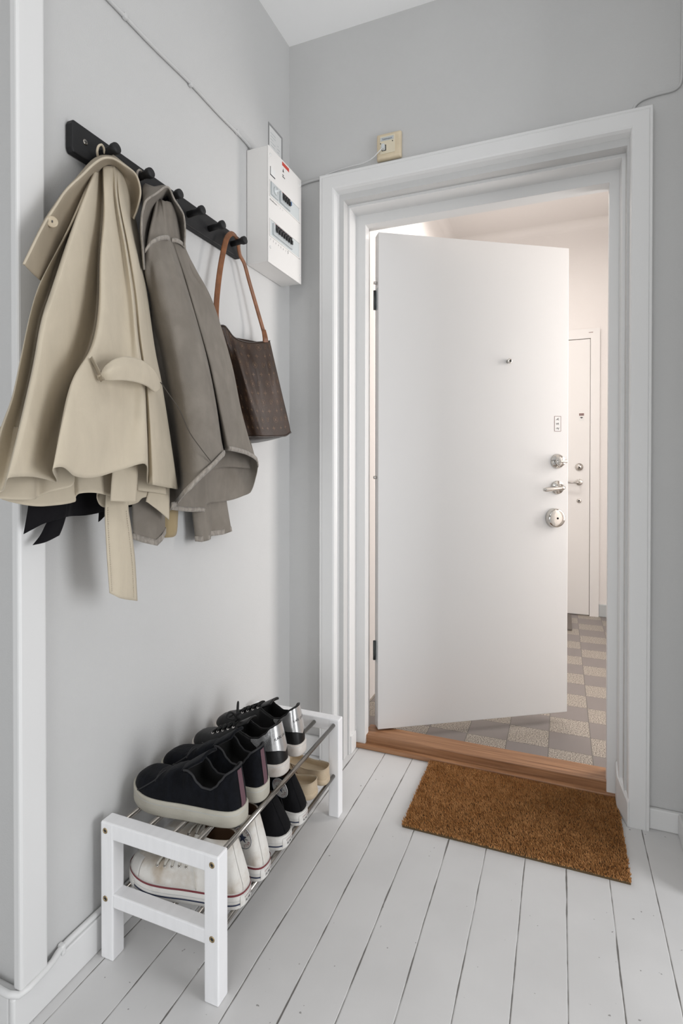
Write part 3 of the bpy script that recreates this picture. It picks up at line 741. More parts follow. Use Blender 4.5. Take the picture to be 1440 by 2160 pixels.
# ------------------------------------------------------------------ cloth and bag: fold lines in metres (x from wall, y along wall, z up)
G = {
'trench_body': [[[0.06,-1.042,1.815],[0.085,-1.134,1.642],[0.095,-1.213,1.497],[0.1,-1.237,1.438],[0.115,-1.272,1.333],[0.12,-1.291,1.265],[0.125,-1.319,1.197],[0.13,-1.333,1.141],[0.13,-1.336,1.091]],[[0.06,-1.044,1.809],[0.06,-1.062,1.778],[0.035,-1.092,1.653],[0.065,-1.178,1.472],[0.07,-1.196,1.432],[0.085,-1.227,1.331],[0.105,-1.273,1.207],[0.14,-1.327,1.101]],[[0.065,-1.049,1.803],[0.08,-1.074,1.768],[0.11,-1.154,1.616],[0.14,-1.235,1.447],[0.145,-1.252,1.41],[0.16,-1.282,1.317],[0.18,-1.326,1.202],[0.195,-1.359,1.123]],[[0.067,-1.05,1.802],[0.083,-1.071,1.765],[0.115,-1.149,1.618],[0.148,-1.232,1.447],[0.152,-1.248,1.411],[0.165,-1.275,1.318],[0.185,-1.318,1.203],[0.197,-1.35,1.125]],[[0.066,-1.045,1.807],[0.08,-1.066,1.742],[0.112,-1.129,1.572],[0.135,-1.182,1.403],[0.152,-1.234,1.277],[0.168,-1.273,1.196],[0.188,-1.31,1.125]],[[0.062,-1.035,1.813],[0.07,-1.048,1.732],[0.088,-1.08,1.573],[0.1,-1.109,1.443],[0.118,-1.163,1.325],[0.136,-1.214,1.235],[0.152,-1.25,1.163],[0.172,-1.268,1.12]],[[0.058,-1.027,1.817],[0.062,-1.029,1.731],[0.07,-1.048,1.607],[0.082,-1.066,1.476],[0.098,-1.102,1.39],[0.118,-1.165,1.304],[0.135,-1.206,1.214],[0.155,-1.232,1.114]],[[0.078,-1.043,1.804],[0.105,-1.066,1.688],[0.135,-1.105,1.579],[0.17,-1.144,1.446],[0.19,-1.18,1.372],[0.21,-1.242,1.301],[0.225,-1.278,1.226],[0.235,-1.308,1.139]],[[0.08,-1.04,1.806],[0.108,-1.061,1.689],[0.138,-1.097,1.582],[0.175,-1.135,1.448],[0.195,-1.171,1.369],[0.217,-1.232,1.291],[0.23,-1.266,1.22],[0.238,-1.289,1.141]],[[0.08,-1.03,1.812],[0.105,-1.045,1.696],[0.135,-1.07,1.57],[0.165,-1.098,1.439],[0.19,-1.13,1.316],[0.212,-1.181,1.218],[0.225,-1.252,1.125]],[[0.078,-1.023,1.816],[0.1,-1.033,1.702],[0.125,-1.044,1.58],[0.15,-1.062,1.449],[0.175,-1.091,1.323],[0.195,-1.125,1.222],[0.215,-1.2,1.122]],[[0.076,-1.015,1.821],[0.09,-1.02,1.73],[0.115,-1.022,1.61],[0.14,-1.035,1.498],[0.165,-1.054,1.369],[0.185,-1.073,1.246],[0.205,-1.131,1.134]],[[0.076,-1.008,1.827],[0.098,-1.024,1.738],[0.125,-1.027,1.627],[0.15,-1.033,1.516],[0.17,-1.042,1.415],[0.185,-1.041,1.319],[0.2,-1.051,1.228],[0.21,-1.061,1.148]],[[0.068,-0.995,1.834],[0.086,-1.006,1.748],[0.108,-1.003,1.639],[0.128,-1.003,1.528],[0.14,-1.002,1.426],[0.142,-0.985,1.33],[0.14,-0.977,1.235],[0.14,-0.974,1.102]],[[0.066,-0.988,1.837],[0.092,-1.009,1.745],[0.116,-1.006,1.634],[0.135,-1.003,1.527],[0.148,-1.005,1.432],[0.152,-0.99,1.331],[0.155,-0.983,1.234],[0.16,-0.98,1.101]],[[0.062,-0.978,1.842],[0.085,-0.993,1.752],[0.115,-0.987,1.63],[0.125,-0.983,1.557],[0.135,-0.978,1.45],[0.14,-0.962,1.333],[0.145,-0.951,1.235],[0.15,-0.941,1.096]],[[0.056,-0.965,1.847],[0.06,-0.952,1.766],[0.072,-0.929,1.649],[0.09,-0.932,1.566],[0.11,-0.939,1.461],[0.115,-0.917,1.352],[0.12,-0.9,1.239],[0.125,-0.881,1.09]],[[0.045,-0.945,1.857],[0.04,-0.905,1.767],[0.045,-0.881,1.657],[0.058,-0.881,1.574],[0.078,-0.889,1.488],[0.09,-0.888,1.419],[0.095,-0.875,1.358],[0.1,-0.855,1.25],[0.105,-0.825,1.085]],[[0.045,-0.951,1.853],[0.034,-0.907,1.767],[0.036,-0.881,1.658],[0.045,-0.878,1.576],[0.06,-0.882,1.492],[0.075,-0.884,1.42],[0.075,-0.865,1.361],[0.075,-0.839,1.252],[0.075,-0.803,1.084]],[[0.045,-0.989,1.837],[0.055,-1.024,1.553],[0.065,-1.068,1.333],[0.068,-1.085,1.136]],[[0.045,-1.023,1.826],[0.06,-1.097,1.661],[0.06,-1.171,1.514],[0.06,-1.193,1.454],[0.06,-1.217,1.346],[0.06,-1.234,1.275],[0.06,-1.26,1.201],[0.06,-1.272,1.141],[0.06,-1.275,1.087]]],
'trench_layer': [[[0.1,-1.309,1.212],[0.118,-1.327,1.089]],[[0.105,-1.287,1.213],[0.128,-1.304,1.085]],[[0.11,-1.251,1.216],[0.14,-1.268,1.083]],[[0.1,-1.225,1.218],[0.118,-1.241,1.085]],[[0.11,-1.213,1.218],[0.128,-1.225,1.094]],[[0.115,-1.191,1.22],[0.138,-1.208,1.099]],[[0.12,-1.172,1.221],[0.15,-1.194,1.105]],[[0.12,-1.165,1.221],[0.15,-1.187,1.119]],[[0.11,-1.168,1.221],[0.125,-1.177,1.128]]],
'trench_back': [[[0.07,-1.27,1.233],[0.085,-1.287,1.083]],[[0.07,-1.251,1.234],[0.09,-1.272,1.077]],[[0.075,-1.215,1.237],[0.095,-1.235,1.068]],[[0.075,-1.184,1.24],[0.1,-1.205,1.066]],[[0.08,-1.143,1.243],[0.11,-1.151,1.071]],[[0.08,-1.14,1.243],[0.11,-1.147,1.082]],[[0.085,-1.124,1.245],[0.12,-1.147,1.088]],[[0.085,-1.087,1.248],[0.125,-1.114,1.088]],[[0.085,-1.048,1.251],[0.128,-1.072,1.08]],[[0.082,-1.043,1.252],[0.118,-1.059,1.088]],[[0.075,-1.049,1.251],[0.1,-1.083,1.083]],[[0.07,-1.054,1.251],[0.095,-1.075,1.063]],[[0.07,-1.044,1.252],[0.1,-1.065,1.054]],[[0.075,-0.996,1.256],[0.105,-1.005,1.054]],[[0.075,-0.959,1.259],[0.1,-0.965,1.058]],[[0.072,-0.932,1.261],[0.095,-0.942,1.068]],[[0.07,-0.897,1.264],[0.095,-0.895,1.069]]],
'trench_right_layer': [[[0.085,-0.954,1.259],[0.105,-0.969,1.087]],[[0.085,-0.923,1.262],[0.11,-0.943,1.083]],[[0.08,-0.889,1.265],[0.105,-0.903,1.078]],[[0.075,-0.859,1.267],[0.1,-0.861,1.071]]],
'vent_flap': [[[0.14,-1.064,1.197],[0.148,-1.088,1.135],[0.15,-1.097,1.071]],[[0.145,-1.044,1.198],[0.155,-1.063,1.134],[0.158,-1.069,1.068]],[[0.14,-1.007,1.2],[0.15,-1.017,1.134],[0.152,-1.024,1.064]]],
'belt_tail': [[[0.1,-1.049,1.147],[0.115,-1.075,1.058],[0.12,-1.08,1.025],[0.122,-1.077,0.944],[0.12,-1.069,0.87]],[[0.105,-1.028,1.147],[0.12,-1.048,1.057],[0.126,-1.054,1.013],[0.13,-1.049,0.93],[0.128,-1.046,0.855]],[[0.1,-0.996,1.147],[0.118,-1.012,1.054],[0.122,-1.006,0.997],[0.124,-0.998,0.932],[0.118,-0.984,0.834]]],
'strap_point': [[[0.09,-0.887,1.147],[0.1,-0.935,1.06],[0.1,-0.929,1.056]],[[0.09,-0.861,1.147],[0.102,-0.893,1.058],[0.1,-0.885,1.03]],[[0.088,-0.837,1.147],[0.095,-0.844,1.075],[0.095,-0.846,1.007]]],
'trench_collar': [[[0.075,-1.23,1.527],[0.06,-1.175,1.633],[0.045,-1.134,1.69],[0.035,-1.089,1.75],[0.03,-1.049,1.806],[0.03,-1.03,1.832],[0.03,-1.012,1.851],[0.03,-0.994,1.865],[0.03,-0.968,1.879],[0.03,-0.944,1.879],[0.028,-0.914,1.873],[0.027,-0.895,1.86],[0.03,-0.889,1.832],[0.035,-0.893,1.802],[0.045,-0.91,1.768],[0.05,-0.922,1.746]],[[0.1,-1.253,1.514],[0.09,-1.202,1.61],[0.085,-1.172,1.658],[0.085,-1.146,1.702],[0.09,-1.107,1.754],[0.1,-1.094,1.776],[0.112,-1.083,1.792],[0.118,-1.072,1.8],[0.118,-1.051,1.808],[0.105,-1.002,1.819],[0.095,-0.965,1.825],[0.09,-0.947,1.817],[0.085,-0.935,1.799],[0.08,-0.933,1.778],[0.075,-0.937,1.752],[0.07,-0.942,1.733]],[[0.095,-1.232,1.505],[0.08,-1.183,1.595],[0.072,-1.152,1.644],[0.07,-1.123,1.693],[0.072,-1.088,1.749],[0.08,-1.072,1.78],[0.09,-1.06,1.799],[0.095,-1.049,1.808],[0.092,-1.026,1.818],[0.075,-0.979,1.825],[0.065,-0.946,1.826],[0.058,-0.928,1.817],[0.055,-0.92,1.802],[0.052,-0.916,1.783],[0.055,-0.923,1.759],[0.06,-0.933,1.739]],[[0.075,-1.193,1.502],[0.065,-1.158,1.568],[0.06,-1.124,1.632],[0.058,-1.092,1.694],[0.055,-1.062,1.747],[0.055,-1.041,1.79],[0.06,-1.028,1.815],[0.065,-1.018,1.824],[0.062,-0.998,1.835],[0.05,-0.965,1.834],[0.045,-0.948,1.821],[0.042,-0.936,1.805],[0.042,-0.929,1.785],[0.045,-0.928,1.768],[0.05,-0.929,1.753],[0.055,-0.931,1.74]]],
'waist_band': [[[0.195,-1.18,1.308],[0.208,-1.188,1.315],[0.222,-1.191,1.32],[0.232,-1.191,1.33],[0.238,-1.176,1.344],[0.235,-1.147,1.355],[0.222,-1.097,1.361],[0.205,-1.049,1.361],[0.18,-0.995,1.354],[0.15,-0.945,1.341]],[[0.2,-1.182,1.306],[0.215,-1.19,1.311],[0.23,-1.196,1.314],[0.242,-1.194,1.319],[0.248,-1.181,1.327],[0.246,-1.156,1.333],[0.232,-1.106,1.337],[0.213,-1.056,1.336],[0.188,-1.004,1.331],[0.15,-0.944,1.333]],[[0.2,-1.178,1.305],[0.215,-1.185,1.304],[0.228,-1.187,1.303],[0.238,-1.182,1.303],[0.243,-1.17,1.305],[0.24,-1.146,1.308],[0.228,-1.101,1.311],[0.21,-1.053,1.311],[0.186,-1.002,1.307],[0.15,-0.944,1.324]]],
'pocket_welt': [[[0.2,-1.198,1.343],[0.207,-1.193,1.327],[0.215,-1.186,1.301]],[[0.215,-1.207,1.345],[0.222,-1.199,1.325],[0.228,-1.192,1.304]]],
'jacket_body': [[[0.06,-0.85,1.823],[0.078,-0.912,1.631],[0.062,-0.875,1.563],[0.045,-0.853,1.487],[0.045,-0.839,1.368],[0.05,-0.822,1.254],[0.055,-0.81,1.085],[0.07,-0.81,1.043]],[[0.07,-0.858,1.82],[0.09,-0.914,1.675],[0.085,-0.895,1.59],[0.07,-0.847,1.425],[0.052,-0.791,1.249],[0.058,-0.772,1.122],[0.088,-0.802,1.048]],[[0.07,-0.853,1.822],[0.095,-0.905,1.677],[0.105,-0.897,1.564],[0.105,-0.864,1.42],[0.11,-0.833,1.268],[0.13,-0.827,1.123],[0.145,-0.84,1.078]],[[0.074,-0.854,1.819],[0.102,-0.891,1.681],[0.122,-0.889,1.564],[0.138,-0.871,1.416],[0.155,-0.853,1.265],[0.172,-0.834,1.136],[0.176,-0.834,1.109]],[[0.08,-0.856,1.816],[0.1,-0.862,1.692],[0.13,-0.864,1.553],[0.155,-0.851,1.418],[0.178,-0.834,1.278],[0.19,-0.805,1.154],[0.19,-0.797,1.141]],[[0.084,-0.857,1.813],[0.098,-0.853,1.708],[0.12,-0.846,1.627],[0.148,-0.828,1.507],[0.168,-0.81,1.407],[0.183,-0.793,1.3],[0.19,-0.774,1.197],[0.19,-0.762,1.164]],[[0.086,-0.854,1.812],[0.09,-0.838,1.719],[0.112,-0.825,1.635],[0.138,-0.799,1.515],[0.158,-0.782,1.417],[0.172,-0.765,1.309],[0.18,-0.749,1.204],[0.18,-0.732,1.173]],[[0.083,-0.845,1.816],[0.074,-0.807,1.733],[0.086,-0.778,1.653],[0.098,-0.731,1.535],[0.104,-0.693,1.438],[0.108,-0.658,1.324],[0.108,-0.63,1.217],[0.11,-0.626,1.19]],[[0.084,-0.841,1.818],[0.075,-0.803,1.734],[0.095,-0.78,1.643],[0.115,-0.748,1.523],[0.13,-0.718,1.419],[0.142,-0.693,1.305],[0.15,-0.671,1.214],[0.152,-0.665,1.188]],[[0.084,-0.832,1.82],[0.07,-0.785,1.738],[0.092,-0.758,1.637],[0.112,-0.723,1.523],[0.128,-0.689,1.411],[0.14,-0.656,1.296],[0.148,-0.622,1.203],[0.15,-0.613,1.184]],[[0.075,-0.812,1.828],[0.06,-0.757,1.744],[0.08,-0.724,1.656],[0.1,-0.682,1.547],[0.115,-0.637,1.428],[0.13,-0.599,1.301],[0.138,-0.561,1.198],[0.14,-0.545,1.177]],[[0.045,-0.761,1.848],[0.05,-0.726,1.751],[0.06,-0.688,1.698],[0.07,-0.647,1.65],[0.08,-0.614,1.584],[0.095,-0.56,1.443],[0.105,-0.529,1.319],[0.11,-0.477,1.204],[0.115,-0.45,1.16]],[[0.035,-0.757,1.844],[0.035,-0.719,1.755],[0.078,-0.725,1.683],[0.078,-0.671,1.642],[0.078,-0.626,1.581],[0.078,-0.55,1.446],[0.078,-0.503,1.322],[0.078,-0.441,1.206],[0.08,-0.392,1.137]],[[0.035,-0.784,1.826],[0.05,-0.734,1.644],[0.062,-0.677,1.391],[0.066,-0.614,1.134]],[[0.04,-0.817,1.811],[0.035,-0.849,1.658],[0.035,-0.83,1.579],[0.035,-0.827,1.494],[0.035,-0.813,1.372],[0.035,-0.789,1.257],[0.035,-0.771,1.084],[0.035,-0.751,1.039]]],
'jacket_back': [[[0.05,-0.804,1.198],[0.062,-0.796,1.028]],[[0.047,-0.711,1.201],[0.06,-0.722,1.018]],[[0.047,-0.643,1.204],[0.062,-0.653,1.013]],[[0.046,-0.628,1.204],[0.058,-0.636,1.033]],[[0.045,-0.572,1.221],[0.056,-0.571,1.035]],[[0.044,-0.512,1.223],[0.053,-0.494,1.038]],[[0.046,-0.461,1.225],[0.055,-0.436,1.047]],[[0.055,-0.436,1.226],[0.072,-0.414,1.06]],[[0.07,-0.431,1.226],[0.095,-0.417,1.115]],[[0.085,-0.438,1.226],[0.11,-0.433,1.141]]],
'jacket_hem_left': [[[0.075,-0.816,1.029],[0.095,-0.837,1.038],[0.082,-0.811,1.039],[0.091,-0.806,1.049],[0.159,-0.862,1.077],[0.18,-0.839,1.11],[0.193,-0.802,1.141],[0.193,-0.766,1.164],[0.185,-0.739,1.173]]],
'jacket_hem_right': [[[0.118,-0.64,1.189],[0.154,-0.668,1.188],[0.153,-0.618,1.184],[0.143,-0.55,1.177],[0.118,-0.455,1.16],[0.11,-0.433,1.141]]],
'jacket_hem_back': [[[0.064,-0.799,1.029],[0.06,-0.722,1.018],[0.062,-0.653,1.013]]],
'jacket_collar': [[[0.08,-0.922,1.618],[0.078,-0.926,1.666],[0.074,-0.926,1.718],[0.066,-0.909,1.77],[0.055,-0.895,1.811],[0.042,-0.879,1.844],[0.034,-0.861,1.863],[0.032,-0.847,1.867],[0.04,-0.842,1.863],[0.072,-0.85,1.856],[0.086,-0.849,1.854],[0.088,-0.833,1.851],[0.065,-0.78,1.844],[0.04,-0.733,1.83],[0.045,-0.731,1.796],[0.05,-0.736,1.76]],[[0.085,-0.923,1.616],[0.09,-0.933,1.656],[0.095,-0.943,1.696],[0.097,-0.944,1.733],[0.097,-0.938,1.757],[0.1,-0.934,1.773],[0.105,-0.922,1.788],[0.108,-0.906,1.803],[0.108,-0.889,1.82],[0.105,-0.87,1.836],[0.1,-0.85,1.843],[0.095,-0.825,1.828],[0.09,-0.794,1.818],[0.085,-0.774,1.809],[0.08,-0.762,1.778],[0.072,-0.754,1.739]],[[0.075,-0.908,1.626],[0.078,-0.913,1.665],[0.078,-0.915,1.708],[0.08,-0.915,1.74],[0.08,-0.909,1.762],[0.08,-0.9,1.781],[0.083,-0.889,1.797],[0.085,-0.872,1.812],[0.085,-0.856,1.828],[0.082,-0.84,1.842],[0.078,-0.824,1.846],[0.07,-0.8,1.834],[0.065,-0.773,1.822],[0.06,-0.754,1.809],[0.058,-0.746,1.78],[0.06,-0.745,1.747]],[[0.06,-0.888,1.639],[0.055,-0.879,1.681],[0.05,-0.868,1.727],[0.05,-0.859,1.763],[0.048,-0.848,1.787],[0.048,-0.838,1.809],[0.048,-0.825,1.827],[0.048,-0.812,1.841],[0.046,-0.799,1.854],[0.045,-0.792,1.86],[0.042,-0.781,1.858],[0.04,-0.769,1.838],[0.04,-0.753,1.817],[0.04,-0.741,1.798],[0.042,-0.734,1.775],[0.05,-0.736,1.752]]],
'sleeve_left': [[[0.05,-0.928,1.124],[0.056,-0.927,0.966]],[[0.058,-0.909,1.124],[0.068,-0.908,0.957]],[[0.064,-0.888,1.124],[0.078,-0.875,0.947]],[[0.062,-0.854,1.123],[0.074,-0.855,0.955]],[[0.055,-0.819,1.123],[0.064,-0.827,0.968]],[[0.042,-0.813,1.123],[0.046,-0.811,0.965]],[[0.038,-0.862,1.123],[0.04,-0.847,0.948]],[[0.038,-0.907,1.124],[0.04,-0.901,0.962]]],
'sleeve_right': [[[0.03,-0.678,1.135],[0.036,-0.674,1.012],[0.042,-0.666,0.928]],[[0.04,-0.659,1.135],[0.05,-0.661,1.011],[0.058,-0.657,0.926]],[[0.039,-0.6,1.134],[0.048,-0.603,1.021],[0.056,-0.617,0.927]],[[0.034,-0.588,1.134],[0.038,-0.584,1.02],[0.042,-0.59,0.933]],[[0.036,-0.559,1.134],[0.041,-0.547,1.024],[0.046,-0.542,0.932]],[[0.03,-0.512,1.134],[0.034,-0.498,1.032],[0.038,-0.477,0.935]],[[0.016,-0.502,1.134],[0.016,-0.481,1.03],[0.018,-0.458,0.932]],[[0.014,-0.565,1.134],[0.014,-0.55,1.028],[0.016,-0.544,0.931]],[[0.016,-0.649,1.134],[0.016,-0.638,1.009],[0.018,-0.625,0.923]]],
'yoke': [[[0.118,-0.957,1.643],[0.125,-0.946,1.663],[0.125,-0.918,1.685],[0.112,-0.873,1.707],[0.1,-0.85,1.715]],[[0.082,-0.819,1.726],[0.084,-0.802,1.731],[0.066,-0.756,1.743],[0.06,-0.734,1.743]]],
'side_seam': [[[0.152,-0.946,1.339],[0.165,-0.925,1.306],[0.173,-0.905,1.279],[0.187,-0.884,1.225],[0.195,-0.848,1.185],[0.197,-0.809,1.153]]],
'khaki': [[[0.014,-0.768,1.251],[0.018,-0.772,0.949]],[[0.02,-0.758,1.252],[0.026,-0.764,0.949]],[[0.022,-0.738,1.253],[0.028,-0.745,0.949]],[[0.018,-0.719,1.254],[0.024,-0.728,0.957]],[[0.014,-0.708,1.255],[0.018,-0.714,1.012]]],
'black_body': [[[0.026,-0.999,1.814],[0.03,-1.146,1.362],[0.04,-1.199,1.016]],[[0.026,-0.999,1.814],[0.034,-1.12,1.367],[0.055,-1.192,1.026]],[[0.026,-0.999,1.814],[0.036,-1.092,1.372],[0.06,-1.172,1.033]],[[0.026,-0.999,1.814],[0.036,-1.067,1.376],[0.055,-1.145,1.035]],[[0.026,-0.999,1.814],[0.036,-1.04,1.381],[0.06,-1.127,1.037]],[[0.026,-0.999,1.814],[0.036,-1.02,1.385],[0.045,-1.099,1.036]],[[0.026,-0.999,1.814],[0.036,-0.999,1.388],[0.05,-1.063,1.035]],[[0.026,-0.999,1.814],[0.036,-0.97,1.394],[0.055,-1.005,1.041]],[[0.026,-0.999,1.814],[0.03,-0.941,1.399],[0.036,-0.932,1.042]],[[0.026,-0.999,1.814],[0.028,-0.916,1.404],[0.03,-0.883,1.046]]],
'black_tail': [[[0.055,-1.208,1.081],[0.06,-1.217,1.05],[0.06,-1.225,1.012]],[[0.06,-1.183,1.08],[0.066,-1.198,1.053],[0.066,-1.213,1.019]],[[0.06,-1.15,1.078],[0.066,-1.164,1.05],[0.066,-1.184,1.029]],[[0.058,-1.122,1.077],[0.062,-1.126,1.047],[0.062,-1.13,1.037]]],
'black_tail2': [[[0.044,-1.138,1.058],[0.046,-1.163,1.027],[0.046,-1.178,1.003],[0.046,-1.195,0.986]],[[0.05,-1.129,1.055],[0.053,-1.151,1.026],[0.053,-1.164,1.004],[0.053,-1.175,0.989]],[[0.046,-1.112,1.051],[0.048,-1.121,1.029],[0.048,-1.128,1.012],[0.048,-1.135,0.999]]],
'black_tail3': [[[0.048,-1.029,1.061],[0.05,-1.03,1.037],[0.05,-1.032,1.017]],[[0.05,-1.02,1.06],[0.052,-1.022,1.039],[0.052,-1.028,1.02]],[[0.048,-1.004,1.059],[0.05,-1.007,1.04],[0.05,-1.014,1.028]]],
'bag_front': [[[0.03,-0.547,1.572],[0.03,-0.507,1.478],[0.032,-0.456,1.349],[0.034,-0.414,1.234]],[[0.038,-0.536,1.58],[0.04,-0.498,1.479],[0.044,-0.444,1.349],[0.046,-0.401,1.241]],[[0.045,-0.526,1.581],[0.05,-0.492,1.479],[0.056,-0.44,1.349],[0.06,-0.388,1.243]],[[0.044,-0.504,1.574],[0.062,-0.488,1.471],[0.072,-0.44,1.349],[0.077,-0.383,1.243]],[[0.05,-0.483,1.556],[0.078,-0.486,1.463],[0.085,-0.432,1.349],[0.087,-0.366,1.243]],[[0.054,-0.448,1.551],[0.07,-0.428,1.474],[0.088,-0.396,1.353],[0.092,-0.34,1.244]],[[0.057,-0.404,1.554],[0.084,-0.404,1.477],[0.094,-0.366,1.356],[0.097,-0.309,1.246]],[[0.06,-0.338,1.569],[0.076,-0.321,1.488],[0.097,-0.306,1.362],[0.101,-0.255,1.25]],[[0.062,-0.3,1.579],[0.086,-0.296,1.482],[0.099,-0.272,1.374],[0.103,-0.223,1.254]],[[0.06,-0.266,1.588],[0.085,-0.26,1.478],[0.096,-0.238,1.393],[0.102,-0.202,1.303],[0.102,-0.187,1.269]]],
'bag_rim': [[[0.03,-0.547,1.572],[0.038,-0.536,1.58],[0.045,-0.526,1.581],[0.044,-0.504,1.574],[0.05,-0.483,1.556],[0.054,-0.448,1.551],[0.057,-0.404,1.554],[0.06,-0.338,1.569],[0.062,-0.3,1.579],[0.06,-0.266,1.588]]],
'bag_under': [[[0.034,-0.414,1.234],[0.046,-0.401,1.241],[0.06,-0.388,1.243],[0.077,-0.383,1.243],[0.087,-0.366,1.243],[0.092,-0.34,1.244],[0.097,-0.309,1.246],[0.101,-0.255,1.25],[0.103,-0.223,1.254],[0.102,-0.187,1.269]],[[0.02,-0.392,1.213],[0.02,-0.359,1.219],[0.02,-0.322,1.224],[0.02,-0.287,1.227],[0.02,-0.251,1.232],[0.02,-0.213,1.237],[0.02,-0.17,1.244],[0.02,-0.103,1.256],[0.02,-0.064,1.264],[0.02,-0.019,1.277]]],
'bag_strap_front': [[[0.062,-0.586,1.56],[0.06,-0.59,1.585],[0.055,-0.584,1.607],[0.052,-0.574,1.664],[0.05,-0.556,1.743],[0.05,-0.538,1.806],[0.05,-0.52,1.852],[0.05,-0.501,1.873],[0.048,-0.482,1.882],[0.044,-0.457,1.882]]],
'bag_strap_back': [[[0.044,-0.457,1.882],[0.04,-0.44,1.865],[0.034,-0.419,1.839],[0.036,-0.396,1.819],[0.04,-0.373,1.769],[0.045,-0.344,1.709],[0.052,-0.322,1.653],[0.058,-0.306,1.61],[0.062,-0.303,1.591]]],
'bag_tab_front': [[[0.066,-0.592,1.553],[0.064,-0.596,1.577],[0.058,-0.592,1.602]]],
'bag_tab_back': [[[0.066,-0.307,1.573],[0.066,-0.31,1.589],[0.06,-0.31,1.616]]],
'button': [[[0.082,-1.182,1.621]]],
'loop': [[[0.035,-1.016,1.85],[0.045,-1.027,1.854],[0.05,-1.028,1.863],[0.05,-1.019,1.871],[0.048,-1.011,1.869],[0.04,-1.001,1.863]]],
'jloop': [[[0.035,-0.886,1.851],[0.045,-0.902,1.858],[0.05,-0.906,1.867],[0.05,-0.898,1.875],[0.048,-0.887,1.874],[0.035,-0.866,1.871]]],
}
def loft(lines, nv=48, per=6, closed=False):
    """smooth sheet across a family of fold lines; rows run down the lines"""
    cols = [catmull(l, nv) for l in lines]
    m = len(cols)
    rows = []
    for i in range(nv):
        ctrl = [c[i] for c in cols]
        out = []
        segs = m if closed else m - 1
        for j in range(segs):
            p1, p2 = ctrl[j], ctrl[(j + 1) % m]
            p0 = ctrl[(j - 1) % m] if (closed or j > 0) else p1 * 2 - p2
            p3 = ctrl[(j + 2) % m] if (closed or j < m - 2) else p2 * 2 - p1
            h = max((p2 - p1).length, 1e-6)
            t1 = (p2 - p0) / max((p2 - p1).length + (p1 - p0).length, 1e-6) * h
            t2 = (p3 - p1) / max((p3 - p2).length + (p2 - p1).length, 1e-6) * h
            for q in range(per):
                t = q / per
                a, b = t * t, t * t * t
                out.append(p1 * (2 * b - 3 * a + 1) + t1 * (b - 2 * a + t) + p2 * (3 * a - 2 * b) + t2 * (b - a))
        if not closed: out.append(ctrl[-1])
        for p in out:
            if p.x < 0.004: p.x = 0.004
        rows.append(out)
    return rows


def sheet(name, lines, m, parent, nv=48, per=6, closed=False, solid=0.0016):
    mb = MB(); mb.grid(loft(lines, nv, per, closed), closed)
    return obj(name, mb, m, parent, solid=solid)


def fabric(name, col, scale=900, rough=0.85, sheen=0.25, var=0.05, bump=0.25, wr=22, dirt=None):
    """woven cloth: fine weave bump, larger soft creases, faint colour change"""
    m, nt, b = nodes_of(name)
    N, L = nt.nodes, nt.links
    tc = N.new('ShaderNodeTexCoord')
    a = N.new('ShaderNodeTexNoise'); a.inputs['Scale'].default_value = scale; a.inputs['Detail'].default_value = 2
    c = N.new('ShaderNodeTexNoise'); c.inputs['Scale'].default_value = wr; c.inputs['Detail'].default_value = 4; c.inputs['Distortion'].default_value = 0.5
    mp = N.new('ShaderNodeMapping'); mp.inputs['Scale'].default_value = (1, 1, 0.45)
    L.new(tc.outputs['Object'], a.inputs['Vector']); L.new(tc.outputs['Object'], mp.inputs[0]); L.new(mp.outputs[0], c.inputs['Vector'])
    rp = N.new('ShaderNodeValToRGB')
    rp.color_ramp.elements[0].position = 0.3; rp.color_ramp.elements[0].color = (*[x * (1 - var) for x in col], 1)
    rp.color_ramp.elements[1].position = 0.7; rp.color_ramp.elements[1].color = (*[x * (1 + var) for x in col], 1)
    L.new(c.outputs[0], rp.inputs[0]); L.new(rp.outputs[0], b.inputs['Base Color'])
    if dirt:
        dn = N.new('ShaderNodeTexNoise'); dn.inputs['Scale'].default_value = 17; dn.inputs['Detail'].default_value = 7
        L.new(tc.outputs['Object'], dn.inputs['Vector'])
        dr = N.new('ShaderNodeMapRange'); dr.inputs['From Min'].default_value = 0.45; dr.inputs['From Max'].default_value = 0.72
        L.new(dn.outputs[0], dr.inputs['Value'])
        mx = N.new('ShaderNodeMix'); mx.data_type = 'RGBA'
        L.new(dr.outputs[0], mx.inputs['Factor']); L.new(rp.outputs[0], mx.inputs['A']); mx.inputs['B'].default_value = (*dirt, 1)
        L.new(mx.outputs['Result'], b.inputs['Base Color'])
    b.inputs['Roughness'].default_value = rough; b.inputs['Sheen Weight'].default_value = sheen
    b.inputs['Specular IOR Level'].default_value = 0.12
    b1 = N.new('ShaderNodeBump'); b1.inputs['Strength'].default_value = bump; b1.inputs['Distance'].default_value = 0.001
    L.new(a.outputs[0], b1.inputs['Height'])
    b2 = N.new('ShaderNodeBump'); b2.inputs['Strength'].default_value = 0.35; b2.inputs['Distance'].default_value = 0.006
    L.new(c.outputs[0], b2.inputs['Height']); L.new(b1.outputs[0], b2.inputs['Normal']); L.new(b2.outputs[0], b.inputs['Normal'])
    return m


M['trench'] = fabric('beige_cotton', (0.54, 0.475, 0.37), sheen=0.1)
M['trench_in'] = fabric('beige_lining', (0.33, 0.28, 0.21), sheen=0.05)
M['denim'] = fabric('washed_grey_denim', (0.218, 0.195, 0.167), dirt=(0.190, 0.168, 0.142), sheen=0.08, scale=700, var=0.12, bump=0.5)
M['denim_seam'] = fabric('faded_denim_seam', (0.31, 0.28, 0.245), scale=500, var=0.25, bump=0.6, wr=120)
M['khaki'] = fabric('khaki_cloth', (0.36, 0.28, 0.16))
M['black_cloth'] = fabric('black_cloth', (0.008, 0.0075, 0.009), sheen=0.03)
M['thread'] = mat('pale_thread', (0.55, 0.49, 0.40), 0.8)

